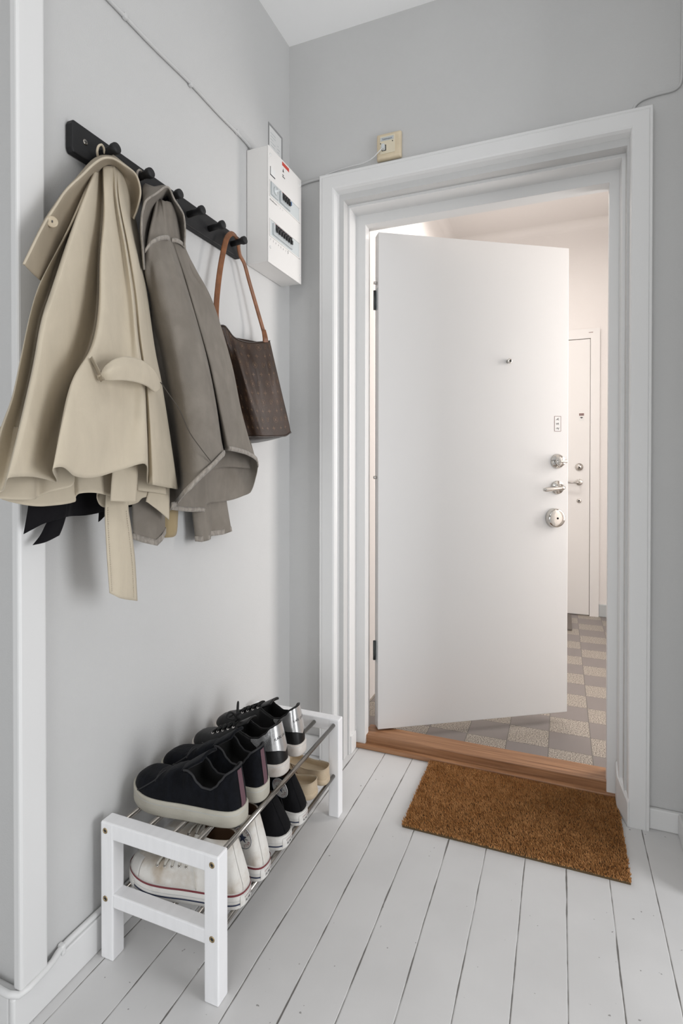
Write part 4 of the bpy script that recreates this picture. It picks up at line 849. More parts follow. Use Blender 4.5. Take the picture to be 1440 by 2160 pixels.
# beige trench coat, hung from the first peg
tr = thing('trench_coat', 'beige trench coat with belt hanging from the first peg, left end of the rack', 'coat', (0.06, -1.02, 1.86))
sheet('coat_body', G['trench_body'], M['trench'], tr, 80, 7, True)
lo = sheet('hem_layer', G['trench_layer'], M['trench'], tr, 30, 6)
lo2 = sheet('back_panel', G['trench_back'], M['trench'], tr, 30, 5)
sheet('side_panel', G['trench_right_layer'], M['trench'], tr, 24, 6)
sheet('vent_flap', G['vent_flap'], M['trench'], tr, 24, 6)
btl = sheet('belt_end', G['belt_tail'], M['trench'], tr, 40, 8, solid=0.003)
sheet('sleeve_strap', G['strap_point'], M['trench'], tr, 20, 6)
sheet('collar', [list(x) for x in zip(*[catmull(l, 60) for l in G['trench_collar']])], M['trench_in'], tr, 22, 2)
obj('collar_seam', MB().tube(catmull(G['trench_collar'][1], 90), 0.0024, 6), M['trench'], tr)
sheet('waist_strap', [list(x) for x in zip(*[catmull(l, 40) for l in G['waist_band']])], M['trench'], tr, 16, 2, solid=0.003)
sheet('pocket', G['pocket_welt'], M['trench_in'], tr, 16, 6)
obj('hanging_loop', MB().tube(catmull(G['loop'][0], 30), 0.0026, 6), M['trench'], tr)
bt = Vector(G['button'][0][0])
bo = obj('button', MB().disc_stack(bt + Vector((0.010, -0.004, 0)), (0.8, -0.6, 0), [(0.010, -0.002), (0.011, 0.0), (0.011, 0.002), (0.009, 0.0032), (0.0075, 0.002), (0.0003, 0.0018)], 24), mat('horn_button', (0.50, 0.42, 0.30), 0.35), tr)
obj('button_thread', MB().tube([bt + Vector((0.0122, -0.0053, 0.002)), bt + Vector((0.0122, -0.0053, -0.002))], 0.0012, 6), M['ink'], bo)
# stitching along the free belt end
for side in (0, 2):
    l = catmull(G['belt_tail'][side], 60); mid = catmull(G['belt_tail'][1], 60)
    q = MB()
    for i in range(20, 58, 1):
        p = l[i].lerp(mid[i], 0.22) + Vector((0.0018, -0.0012, 0)); p2 = l[i + 1].lerp(mid[i + 1], 0.22) + Vector((0.0018, -0.0012, 0))
        q.tube([p, p.lerp(p2, 0.6)], 0.0007, 4)
    sx = obj('stitching', q, M['thread'], btl); sx['kind'] = 'stuff'

# grey denim jacket, second peg
jk = thing('denim_jacket', 'washed grey-brown denim jacket hanging between the trench coat and the handbag', 'jacket', (0.06, -0.87, 1.86))
sheet('jacket_body', G['jacket_body'], M['denim'], jk, 76, 7, True)
sheet('back_panel', G['jacket_back'], M['denim'], jk, 30, 6)
sheet('collar', [list(x) for x in zip(*[catmull(l, 60) for l in G['jacket_collar']])], M['denim'], jk, 22, 2)
obj('collar_seam', MB().tube(catmull(G['jacket_collar'][1], 90), 0.0026, 6), M['denim_seam'], jk)
for k2 in ('jacket_hem_left', 'jacket_hem_right', 'jacket_hem_back'):
    l = catmull(G[k2][0], 50)
    mb = MB()
    w = 0.0125
    mb.grid([[p + Vector((0.0015, -0.001, -0.001)), p + Vector((0.0045, -0.0025, w * 0.5)), p + Vector((0.0015, -0.001, w))] for p in l])
    hb2 = obj('hem_band', mb, M['denim_seam'], jk, solid=0.003)
for k2 in ('sleeve_left', 'sleeve_right'):
    s = sheet('sleeve', G[k2], M['denim'], jk, 30, 6, True)
    ends = [Vector(l[-1]) for l in G[k2]]
    ups = [(Vector(l[-2]) - Vector(l[-1])).normalized() for l in G[k2]]
    cen = sum(ends, Vector()) / len(ends)
    n2 = len(ends)
    rr = []
    for h in (-0.0005, 0.0075, 0.0155):
        ring_ = [e + (e - cen).normalized() * 0.0045 + u * h for e, u in zip(ends, ups)]
        dense = []
        for i in range(n2):
            for t in (0.0, 0.25, 0.5, 0.75): dense.append(ring_[i].lerp(ring_[(i + 1) % n2], t))
        for p in dense:
            if p.x < 0.004: p.x = 0.004
        rr.append(dense)
    obj('cuff_band', MB().grid(rr, True), M['denim_seam'], s, solid=0.001)
for l in G['yoke']:
    mb = MB()
    mb.grid([[p + Vector((0.004, -0.004, -0.006)), p + Vector((0.006, -0.006, 0.0)), p + Vector((0.003, -0.003, 0.006))] for p in catmull(l, 24)])
    obj('yoke_seam', mb, M['denim_seam'], jk, solid=0.0012)
obj('side_seam', MB().tube(catmull(G['side_seam'][0], 40), 0.0012, 5), mat('dark_seam', (0.07, 0.06, 0.05), 0.9), jk)
obj('hanging_loop', MB().tube(catmull(G['jloop'][0], 30), 0.0026, 6), M['denim_seam'], jk)

# dark garment behind the trench coat, khaki one behind the jacket
bg = thing('black_garment', 'black garment hidden behind the beige trench coat, its hem and tie ends showing below', 'jacket', (0.02, -1.0, 1.80))
sheet('garment_body', G['black_body'], M['black_cloth'], bg, 40, 5)
for k2 in ('black_tail', 'black_tail2', 'black_tail3'):
    sheet('tie_end', G[k2], M['black_cloth'], bg, 20, 6)
kh2 = sheet('khaki_garment', G['khaki'], M['khaki'], None, 20, 6)
tag(kh2, 'khaki garment whose hem peeks out under the denim jacket beside its left cuff', 'jacket')

# monogrammed shoulder bag, last peg
M['canvas'] = mat('coated_brown_canvas', (0.036, 0.020, 0.0130), 0.40, var=0.25, vscale=14, bump=0.25, bscale=420, spec=0.3)
M['bag_leather'] = mat('dark_bag_leather', (0.055, 0.045, 0.040), 0.35, bump=0.3, bscale=380, var=0.2, vscale=30)
M['tan_leather'] = mat('tan_leather', (0.20, 0.075, 0.026), 0.42, var=0.2, vscale=40, bump=0.1)
M['monogram'] = mat('monogram_print', (0.105, 0.058, 0.030), 0.45)
hbg = thing('handbag', 'brown monogrammed shoulder bag with tan leather strap on the last peg', 'bag', (0.06, -0.45, 1.86))
bl_ = G['bag_front']
bm_rows = loft(bl_, 50, 6)
mb = MB(); mb.grid(bm_rows)
# back and right edge of the bag
back = [[Vector((0.014, r[-1].y + 0.004, r[-1].z)), Vector((0.010, (r[0].y + r[-1].y) / 2, r[0].z)), Vector((0.014, r[0].y, r[0].z))] for r in bm_rows]
mb.grid([[r[-1], b_[0], b_[1], b_[2], r[0]] for r, b_ in zip(bm_rows, back)])
obj('bag_body', mb, M['canvas'], hbg, solid=0.002)
obj('bag_bottom', MB().grid([catmull(l, 40) for l in G['bag_under']]), M['bag_leather'], hbg, solid=0.002)
obj('bottom_piping', MB().tube(catmull(G['bag_under'][0], 50), 0.0022, 8), M['bag_leather'], hbg)
obj('rim', MB().tube(catmull(G['bag_rim'][0], 50), 0.0018, 6), M['bag_leather'], hbg)
def strap(name, l, w, th):
    pts = catmull(l, 46)
    mb2 = MB(); rows2 = []
    for i, p in enumerate(pts):
        t = (pts[min(i + 1, 45)] - pts[max(i - 1, 0)]).normalized()
        side = t.cross(Vector((0.75, -0.65, 0.1))).normalized()
        nn = t.cross(side).normalized()
        ww = w[0] + (w[1] - w[0]) * i / 45
        rows2.append([p + side * (ww * math.cos(a) / 2) * (abs(math.cos(a)) ** -0.4 if abs(math.cos(a)) > 1e-6 else 0) + nn * (th * math.sin(a) / 2) for a in [2 * PI * k3 / 14 for k3 in range(14)]])
    mb2.grid(rows2, True, True, 0, True, True)
    return obj(name, mb2, M['tan_leather'], hbg)
strap('strap', G['bag_strap_front'][0], (0.017, 0.017), 0.006)
strap('strap', G['bag_strap_back'][0], (0.012, 0.014), 0.006)
strap('strap_tab', G['bag_tab_front'][0], (0.021, 0.015), 0.005)
strap('strap_tab', G['bag_tab_back'][0], (0.021, 0.016), 0.005)
# printed monogram motifs on the canvas
nr, nc = len(bm_rows), len(bm_rows[0])
def bag_pt(u, v, off=0.0006):
    a, b_ = min(max(v, 0), 1) * (nr - 1), min(max(u, 0), 1) * (nc - 1)
    i, j = min(int(a), nr - 2), min(int(b_), nc - 2)
    fa, fb_ = a - i, b_ - j
    p = bm_rows[i][j] * (1 - fa) * (1 - fb_) + bm_rows[i + 1][j] * fa * (1 - fb_) + bm_rows[i][j + 1] * (1 - fa) * fb_ + bm_rows[i + 1][j + 1] * fa * fb_
    du = bm_rows[i][j + 1] - bm_rows[i][j]; dv = bm_rows[i + 1][j] - bm_rows[i][j]
    nn = du.cross(dv).normalized()
    if nn.x < 0: nn = -nn
    return p + nn * off
BW, BH = 0.36, 0.33
mg = MB()
lv_v, lv_f = text_mesh('L', 0.020); lv2_v, lv2_f = text_mesh('V', 0.020)
def star4(cx, cy, r0, r1, n=4, rot=0.0):
    pts2 = []
    for k3 in range(n * 4):
        a = 2 * PI * k3 / (n * 4) + rot
        r = (r0, (r0 + r1) / 2.6, r1, (r0 + r1) / 2.6)[k3 % 4]
        pts2.append((cx + r * math.cos(a), cy + r * math.sin(a)))
    return pts2
for i in range(10):
    for j in range(10):
        cx = (j + 0.5 + 0.5 * (i % 2)) / 10; cy = (i + 0.6) / 10.6
        if cx > 0.97 or cy > 0.93: continue
        k3 = (i + 2 * j) % 4
        fn = lambda a, c3: bag_pt(cx + a / BW, cy - c3 / BH)
        if k3 == 0:
            mg.add([fn(p[0] - 0.003, p[1] - 0.001) for p in lv_v], lv_f); mg.add([fn(p[0] + 0.003, p[1] + 0.002) for p in lv2_v], lv2_f)
        else:
            p2 = star4(0, 0, 0.0085, 0.0026, 4, 0 if k3 != 2 else PI / 4)
            mg.add([fn(0, 0)] + [fn(*q) for q in p2], [(0, a + 1, (a + 1) % 16 + 1) for a in range(16)])
            if k3 == 2:
                ro = [(0.0105 * math.cos(2 * PI * a / 20), 0.0105 * math.sin(2 * PI * a / 20)) for a in range(20)]
                ri = [(x * 0.88, y * 0.88) for x, y in ro]
                mg.add([fn(*q) for q in ro] + [fn(*q) for q in ri], [(a, (a + 1) % 20, 20 + (a + 1) % 20, 20 + a) for a in range(20)])
mo = obj('monogram_print', mg, M['monogram'], hbg); mo['kind'] = 'stuff'

# ------------------------------------------------------------------ shoes
def interp(tab, t):
    if t <= tab[0][0]: return tab[0][1]
    for (a, b), (c, d) in zip(tab, tab[1:]):
        if t <= c:
            u = (t - a) / (c - a); u = u * u * (3 - 2 * u) * 0.6 + u * 0.4
            return b + (d - b) * u
    return tab[-1][1]


KS = 44


class Shoe:
    W = [(0, 0), (.004, .012), (.016, .021), (.045, .0285), (.10, .0325), (.18, .034), (.30, .034), (.45, .0365), (.60, .0435), (.72, .0475), (.82, .0462), (.90, .040), (.955, .030), (.988, .017), (1, 0)]

    def __init__(s, L, sole, rim, top, t1, wk=1.0, lean=0.25, ratio=0.78, bend=0.0, e=0.0045, spring=0.010, toe_x=0.0):
        s.L, s.sole, s.rim, s.top, s.t1, s.lean, s.ratio, s.e, s.spring, s.bend, s.wk = L, sole, rim, top, t1, lean, ratio, e, spring, bend, wk
        s.H = catmull([(x * L, w * wk, 0) for x, w in s.W], KS + 1)

    def lift(s, p):
        t = min(max(p.x / s.L, 0), 1)
        return Vector((p.x, p.y + s.bend * 0.012 * math.sin(min(t, 1) * PI), p.z + s.spring * max(0, (t - 0.72) / 0.28) ** 2))

    def edge(s, a):
        k = min(abs(a), 1) * KS; i = min(int(k), KS - 1)
        q = s.H[i].lerp(s.H[i + 1], k - i)
        return q.x, q.y, (1 if a >= 0 else -1)

    def raw(s, a, v):
        x, w, sg = s.edge(a)
        t = x / s.L
        z0 = s.sole - 0.003
        if t <= s.t1:
            zr = interp(s.rim, t)
            y = w * (1 - (1 - s.ratio) * v ** 1.7 + 0.05 * math.sin(v * PI))
            z = z0 + (zr - z0) * v
        else:
            zt = interp(s.top, t); th = v * PI / 2 * 0.72
            y = w * math.cos(th) ** 0.62
            z = z0 + (zt - z0) * math.sin(th) ** 0.9
        xs = x + s.lean * max(0, z - s.sole - 0.012) * max(0, 1 - t / 0.5) ** 1.2
        if t > s.t1:
            xs -= (z - z0) * 0.25 * max(0, (t - 0.8) / 0.2) ** 1.5
        return Vector((xs, y * sg, z))

    def outer(s, a, v, off=0.0):
        p = s.raw(a, v)
        if off:
            d = 0.012
            pa = s.raw(min(a + d, 1), v) - s.raw(max(a - d, -1), v); pv = s.raw(a, min(v + .05, 1)) - s.raw(a, max(v - .05, 0))
            n = pa.cross(pv)
            n = n.normalized() if n.length > 1e-12 else Vector((-1, 0, 0))
            x, w, sg = s.edge(a)
            c = Vector((s.L * 0.5, 0, p.z))
            if abs(a) < 0.02: n = Vector((-1, 0, 0.2)).normalized()
            if n.dot(Vector((p.x - c.x, p.y * 4, 0))) < 0: n = -n
            p = p + n * off
        return s.lift(p)

    def upper(s, lining_top=0.0):
        NV = 10; NI = 12
        up, li = MB(), MB()
        st = []
        for k in range(KS + 1):
            a = k / KS
            x = s.H[k].x; t = x / s.L
            o_l = [s.raw(-a, i / (NV - 1)) for i in range(NV)]
            o_r = [s.raw(a, i / (NV - 1)) for i in range(NV)]
            opening = 0.016 < t <= s.t1
            inn = []
            if opening:
                rl, rr = o_l[-1], o_r[-1]
                g = 0.0035
                yr = max(rr.y - g, 0.0015)
                zi = s.sole + 0.006
                wi = max(s.H[k].y - g - 0.001, 0.0015)
                for i in range(NI):
                    q = i / (NI - 1)
                    if q < 0.4:
                        u = q / 0.4
                        inn.append(Vector((rl.x + (x - rl.x) * u + g * 0.3, -(yr + (wi - yr) * math.sin(u * PI / 2)), rl.z - 0.0008 + (zi - rl.z) * u)))
                    elif q > 0.6:
                        u = (1 - q) / 0.4
                        inn.append(Vector((rr.x + (x - rr.x) * u + g * 0.3, (yr + (wi - yr) * math.sin(u * PI / 2)), rr.z - 0.0008 + (zi - rr.z) * u)))
                    else:
                        u = (q - 0.4) / 0.2
                        inn.append(Vector((x + g * 0.3, -wi + 2 * wi * u, zi)))
            else:
                for i in range(NI):
                    q = (i + 1) / (NI + 1)
                    if t <= s.t1:
                        inn.append(o_l[-1].lerp(o_r[-1], q))
                    else:
                        z0 = s.sole - 0.003
                        zt = interp(s.top, t); th = PI / 2 * 0.72 + q * (PI - 2 * PI / 2 * 0.72)
                        cth = math.cos(th)
                        y = s.H[k].y * (abs(cth) ** 0.62) * (-1 if cth > 0 else 1)
                        z = z0 + (zt - z0) * math.sin(th) ** 0.9
                        inn.append(Vector((x - (z - z0) * 0.25 * max(0, (t - 0.8) / 0.2) ** 1.5, y, z)))
            row = [s.lift(p) for p in o_l + inn + o_r[::-1]]
            st.append((opening, row))
        n = 2 * NV + NI
        allv = [p for _, r in st for p in r]
        fu, fl = [], []
        for k in range(KS):
            for j in range(n - 1):
                f = (k * n + j, k * n + j + 1, (k + 1) * n + j + 1, (k + 1) * n + j)
                inner = NV <= j < NV + NI - 1
                rimf = j in (NV - 1, NV + NI - 1)
                if (inner or rimf) and (st[k][0] or st[k + 1][0]): fl.append(f) if inner else fu.append(f)
                else: fu.append(f)
        up.add(allv, fu, True); li.add(allv, fl, True)
        return up, li

    def sole_mb(s, z0=0.0, z1=None, e=None, cap=True, rnd=0.004):
        z1 = s.sole if z1 is None else z1
        e = s.e if e is None else e
        ring = [(-1, k) for k in range(KS, 0, -1)] + [(1, k) for k in range(0, KS)]
        def pt(sg, k, off, z):
            p = s.H[k]; a = s.H[max(k - 1, 0)]; b = s.H[min(k + 1, KS)]
            tx, ty = b.x - a.x, b.y - a.y
            if k == 0: nx, ny = -1.0, 0.0
            elif k == KS: nx, ny = 1.0, 0.0
            else:
                l = math.hypot(tx, ty) or 1; nx, ny = -ty / l, tx / l
            return s.lift(Vector((p.x + nx * off, sg * (p.y + ny * off), z)))
        lev = [(e - rnd, z0), (e - rnd * .3, z0 + rnd * .35), (e, z0 + rnd), (e, z1 - rnd * .6), (e - rnd * .35, z1 - rnd * .15), (e - rnd * .8, z1)] if cap else [(e, z0), (e, z1)]
        mb = MB()
        rows = [[pt(sg, k, off, z) for sg, k in ring] for off, z in lev]
        mb.grid(rows, True, True)
        if cap:
            n = len(ring)
            for r, flip in ((rows[0], 1), (rows[-1], 0)):
                b = len(mb.v)
                half = n // 2
                f = []
                for i in range(half - 1):
                    q = (i, i + 1, n - 2 - i, n - 1 - i)
                    if len(set(q)) == 4: f.append(q[::-1] if flip else q)
                mb.add(r, f, False)
        return mb

    def band(s, z0, z1, e, amin=0.0, amax=1.0, side=0):
        """strip round the side of the sole"""
        mb = MB()
        n = 60
        for sg in ((-1, 1) if side == 0 else (side,)):
            rows = []
            for i in range(n + 1):
                a = amin + (amax - amin) * i / n
                x, w, _ = s.edge(a)
                x2, w2, _ = s.edge(min(a + .01, 1)); x1, w1, _ = s.edge(max(a - .01, 0))
                tx, ty = x2 - x1, w2 - w1
                l = math.hypot(tx, ty) or 1
                nx, ny = (-ty / l, tx / l) if 0 < a < 1 else ((-1, 0) if a <= 0 else (1, 0))
                rows.append([s.lift(Vector((x + nx * e, sg * (w + ny * e), z))) for z in (z0, z1)])
            mb.grid(rows)
        return mb

    def patch(s, a0, a1, v0, v1, off=0.0012, na=14, nv=10, fn=None):
        mb = MB(); rows = []
        for i in range(na + 1):
            a = a0 + (a1 - a0) * i / na
            l, h = (v0, v1) if fn is None else fn(a)
            rows.append([s.outer(a, l + (h - l) * j / nv, off) for j in range(nv + 1)])
        mb.grid(rows)
        return mb

    def top_pt(s, t, y, off=0.0):
        """point on the vamp at station t, y across"""
        k = 0
        while k < KS and s.H[k].x < t * s.L: k += 1
        w = max(s.H[k].y, 1e-4)
        z0 = s.sole - 0.003
        c = min(abs(y) / w, 0.999) ** (1 / 0.62)
        z = z0 + (interp(s.top, t) - z0) * math.sin(math.acos(c)) ** 0.9
        return s.lift(Vector((t * s.L, y, z + off)))


def tongue(s, t0, t1, z1, w, lean=0.0):
    mb = MB(); rows = []
    for i in range(14):
        u = i / 13
        t = t0 + (t1 - t0) * u
        zt = interp(s.top, max(t, s.t1)) + 0.001 if u < 0.3 else None
        base = interp(s.top, t0) - 0.004
        z = base + (z1 - base) * u ** 0.9
        ww = w * (0.75 + 0.25 * u) * (1 if u < .9 else 0.93)
        rows.append([s.lift(Vector((t * s.L - lean * u * u, ww * math.sin(b) / 1.0, z - 0.012 * (1 - math.cos(b)) * 1.2))) for b in [(-1 + 2 * j / 10) * 1.15 for j in range(11)]])
    mb.grid(rows)
    return mb


def eyelets_and_laces(s, root, ts, yw, m_eye, m_lace, lace_r=0.0022, parent_eye=None):
    for t in ts:
        for sg in (-1, 1):
            p = s.top_pt(t, sg * yw, 0.001)
            obj('eyelet', MB().disc_stack(p, (0.05, sg * 0.55, 0.8), [(0.0042, -0.001), (0.0042, 0.0008), (0.0022, 0.0012), (0.0018, -0.0005)], 14), m_eye, parent_eye or root, local=True)
    la = MB()
    for i, t in enumerate(ts):
        pts = [s.top_pt(t, y, 0.0028) for y in [yw * (-1 + 2 * q / 8) for q in range(9)]]
        la.tube(catmull(pts, 14), lace_r, 6)
        if i + 1 < len(ts):
            for sg in (-1, 1):
                pts = [s.top_pt(t + (ts[i + 1] - t) * q / 6, sg * yw * (1 - 2 * q / 6), 0.0045 + 0.001 * math.sin(q / 6 * PI)) for q in range(7)]
                la.tube(catmull(pts, 12), lace_r, 6)
    return obj('laces', la, m_lace, root, local=True)


def flat_map(s, a, v, off=0.002):
    """frame lying flat on the side wall at (a, v): returns fn(u, w) -> point, u towards the heel side reading direction"""
    P = s.outer(a, v, off)
    du = (s.outer(a + 0.02, v) - s.outer(a - 0.02, v)).normalized()
    dv = (s.outer(a, min(v + .06, 1)) - s.outer(a, max(v - .06, 0))).normalized()
    if a > 0: du = -du          # lettering runs towards the heel on this side
    n = du.cross(dv).normalized()
    if n.y * (1 if a > 0 else -1) < 0: n = -n
    return lambda u, w, o=0.0: P + du * u + dv * w + n * o


def shoe_root(name, label, cat, x, y, z, ang, group=None):
    return thing(name, label, cat, (x, y, z), group, PI + ang)


SHOE_Z, LOW_Z = 0.3070, 0.1415
M['suede'] = fabric('navy_suede', (0.0035, 0.0042, 0.0065), scale=420, sheen=0.05, var=0.5, bump=0.6, wr=60)
M['suede_rim'] = mat('dark_edge', (0.02, 0.02, 0.022), 0.8)
M['lining_black'] = mat('black_lining', (0.006, 0.006, 0.006), 0.8)
M['sole_cream'] = mat('worn_cream_rubber', (0.46, 0.44, 0.375), 0.7, var_col=(0.38, 0.355, 0.30), vscale=14, bump=0.15, bscale=90, stretch=(1, 1, 3))
M['sole_white'] = mat('scuffed_white_rubber', (0.62, 0.575, 0.53), 0.55, var_col=(0.40, 0.35, 0.31), vscale=22, lo=0.5, hi=0.75)
M['mauve'] = mat('mauve_tape', (0.12, 0.06, 0.075), 0.8, bump=0.4, bscale=700)
M['leather_black'] = mat('black_leather', (0.006, 0.006, 0.0065), 0.42, bump=0.2, bscale=300, spec=0.35)
M['silver'] = mat('silver_leather', (0.72, 0.72, 0.72), 0.25, 0.85, bump=0.3, bscale=45)
M['lace_black'] = mat('black_lace', (0.008, 0.008, 0.008), 0.85)
M['canvas_white'] = fabric('dirty_white_canvas', (0.72, 0.70, 0.66), scale=1100, sheen=0.05, dirt=(0.46, 0.38, 0.29), var=0.06, bump=0.5, wr=34)
M['canvas_black'] = fabric('black_canvas', (0.0055, 0.0055, 0.0065), scale=1100, sheen=0.03, var=0.3, bump=0.5)
M['rubber_white'] = mat('white_rubber', (0.68, 0.665, 0.635), 0.45, var_col=(0.52, 0.49, 0.45), vscale=30, lo=0.55, hi=0.8)
M['red_stripe'] = mat('dark_red_stripe', (0.17, 0.025, 0.032), 0.5)
M['navy_stripe'] = mat('navy_stripe', (0.025, 0.035, 0.075), 0.5)
M['lining_tan'] = mat('tan_insole', (0.16, 0.085, 0.045), 0.8)
M['lace_white'] = mat('grey_white_lace', (0.58, 0.55, 0.49), 0.85)
M['espadrille'] = mat('beige_leather', (0.50, 0.40, 0.28), 0.6, var=0.12, vscale=25, bump=0.1)
M['espadrille_in'] = mat('beige_insole', (0.54, 0.43, 0.29), 0.65, var=0.06, vscale=20)


def navy_shoe(label, x, y, ang, bend):
    r = shoe_root('platform_sneaker', label, 'shoe', x, y, SHOE_Z, ang, 'navy suede sneakers on the top shelf')
    s = Shoe(0.306, 0.038, [(0, .128), (.05, .122), (.10, .107), (.15, .091), (.20, .082), (.27, .083), (.32, .093), (.36, .109), (.40, .117), (.45, .116)],
             [(.40, .117), (.46, .116), (.52, .111), (.60, .101), (.68, .087), (.74, .079), (.84, .075), (.90, .071), (.95, .063), (.98, .054), (1, .043)], 0.45, 1.06, 0.16, 0.90, bend)
    u, l = s.upper()
    obj('upper', u, M['suede'], r, local=True); obj('lining', l, M['lining_black'], r, local=True)
    so = obj('sole', s.sole_mb(), M['sole_cream'], r, local=True)
    obj('welt_line', s.band(0.0285, 0.0295, s.e + 0.0004), M['grey_plastic'], so, local=True)
    obj('heel_stripe', s.patch(-0.024, 0.024, 0.0, 0.93, 0.0016, 8, 10), M['mauve'], r, local=True)
    obj('collar_edge', MB().tube(catmull([s.outer(-1 + 0 * i, 0) if False else s.outer(a, 1.0, 0) for a in [(-0.46 + 0.92 * i / 40) for i in range(41)]], 80), 0.0026, 6), M['suede_rim'], r, local=True)
    obj('tongue', tongue(s, 0.52, 0.29, 0.155, 0.036), M['suede'], r, local=True, solid=0.006)
    for sg in (-1, 1):
        pts = [s.top_pt(0.675, sg * 0.012, 0.0012), s.top_pt(0.695, sg * 0.024, 0.0012), s.top_pt(0.72, sg * 0.036, 0.0012)] + [s.outer(sg * a, v, 0.0012) for a, v in ((0.765, 0.40), (0.80, 0.20), (0.83, 0.05))]
        obj('quarter_seam', MB().tube(catmull(pts, 30), 0.0016, 6), M['suede_rim'], r, local=True)
    q = MB()
    q.grid([[s.top_pt(0.74 + 0.02 * abs(j / 8 - 1) * -2, (j / 8 - 1) * 0.045, 0.0012), s.top_pt(0.75 + 0.02 * abs(j / 8 - 1) * -2, (j / 8 - 1) * 0.045, 0.0012)] for j in range(1, 16)])
    obj('toe_seam', q, M['suede_rim'], r, local=True)
    return r


navy_shoe('navy suede platform sneaker with mauve heel stripe, nearest the front end of the top shelf', 0.3265, -0.868, 0.0, 1)
navy_shoe('navy suede platform sneaker with mauve heel stripe, between its mate and the silver-heeled sneakers', 0.3290, -0.769, 0.01, -1)


def silver_shoe(label, x, y, ang, bend, bow):
    r = shoe_root('leather_sneaker', label, 'shoe', x, y, SHOE_Z, ang, 'black leather sneakers with silver heels')
    s = Shoe(0.300, 0.035, [(0, .137), (.05, .131), (.12, .113), (.20, .099), (.28, .096), (.36, .105), (.44, .117)],
             [(.42, .118), (.5, .113), (.58, .101), (.66, .089), (.74, .079), (.82, .073), (.90, .066), (.96, .056), (1, .043)], 0.46, 1.0, 0.22, 0.84, bend)
    u, l = s.upper()
    obj('upper', u, M['leather_black'], r, local=True); obj('lining', l, M['lining_black'], r, local=True)
    so = obj('sole', s.sole_mb(rnd=0.006), M['sole_white'], r, local=True)
    obj('welt_line', s.band(0.029, 0.030, s.e + 0.0003), M['grey_plastic'], so, local=True)
    def low(a):
        q = abs(a) / 0.30
        return (0.36 + 0.06 * q - 0.10 * max(0, 1 - abs(a) / 0.07) + 0.46 * q ** 3, 0.97)
    hp = obj('heel_counter', s.patch(-0.30, 0.30, 0, 1, 0.0016, 48, 10, low), M['silver'], r, local=True)
    tx = MB()
    word = 'KARL LAGERFELD'
    # lettering wraps round the heel
    v, f = text_mesh(word, 0.0105)
    def wrap(px, py):
        return s.outer(-0.030 - px / 0.36, 0.66 + py / 0.115, 0.0026)
    tx.add([wrap(p[0], p[1]) for p in v], f)
    obj('lettering', tx, M['ink'], hp, local=True)
    obj('collar_edge', MB().tube(catmull([s.outer(a, 1.0, 0) for a in [(-0.46 + 0.92 * i / 40) for i in range(41)]], 80), 0.0022, 6), M['leather_black'], r, local=True)
    obj('tongue', tongue(s, 0.60, 0.34, 0.141, 0.029), M['leather_black'], r, local=True, solid=0.005)
    ts = (0.50, 0.56, 0.62, 0.68, 0.74)
    la = eyelets_and_laces(s, r, ts, 0.019, M['chrome'], M['lace_black'], 0.0026)
    if bow:
        c = s.top_pt(0.50, 0.0, 0.010)
        b = MB()
        for sg, h in ((-1, 0.040), (1, 0.026)):
            b.tube(catmull([c, c + Vector((0.006, sg * 0.010, h * 0.8)), c + Vector((0.012, sg * 0.022, h)), c + Vector((0.016, sg * 0.028, h * 0.6)), c + Vector((0.008, sg * 0.014, 0.006)), c], 26), 0.0027, 6)
        b.tube(catmull([c, c + Vector((-0.008, 0.014, 0.020)), c + Vector((-0.024, 0.022, 0.034))], 12), 0.0024, 6)
        b.tube(catmull([c, c + Vector((0.02, -0.02, 0.004)), c + Vector((0.05, -0.030, -0.016))], 12), 0.0024, 6)
        b.tube(catmull([c + Vector((-0.004, -0.006, 0)), c + Vector((0, 0, 0.006)), c + Vector((0.004, 0.006, 0))], 8), 0.005, 8)
        obj('bow', b, M['lace_black'], la, local=True)
    return r


silver_shoe('black leather sneaker with silver heel and a tied lace bow, next to the navy sneakers', 0.3250, -0.650, -0.03, 1, True)
silver_shoe('black leather sneaker with silver heel nearest the door end of the top shelf', 0.3240, -0.542, -0.04, -1, False)


def star_pts(r, r2, n=5):
    return [((r if k % 2 == 0 else r2) * math.sin(PI * k / n), (r if k % 2 == 0 else r2) * math.cos(PI * k / n)) for k in range(2 * n)]


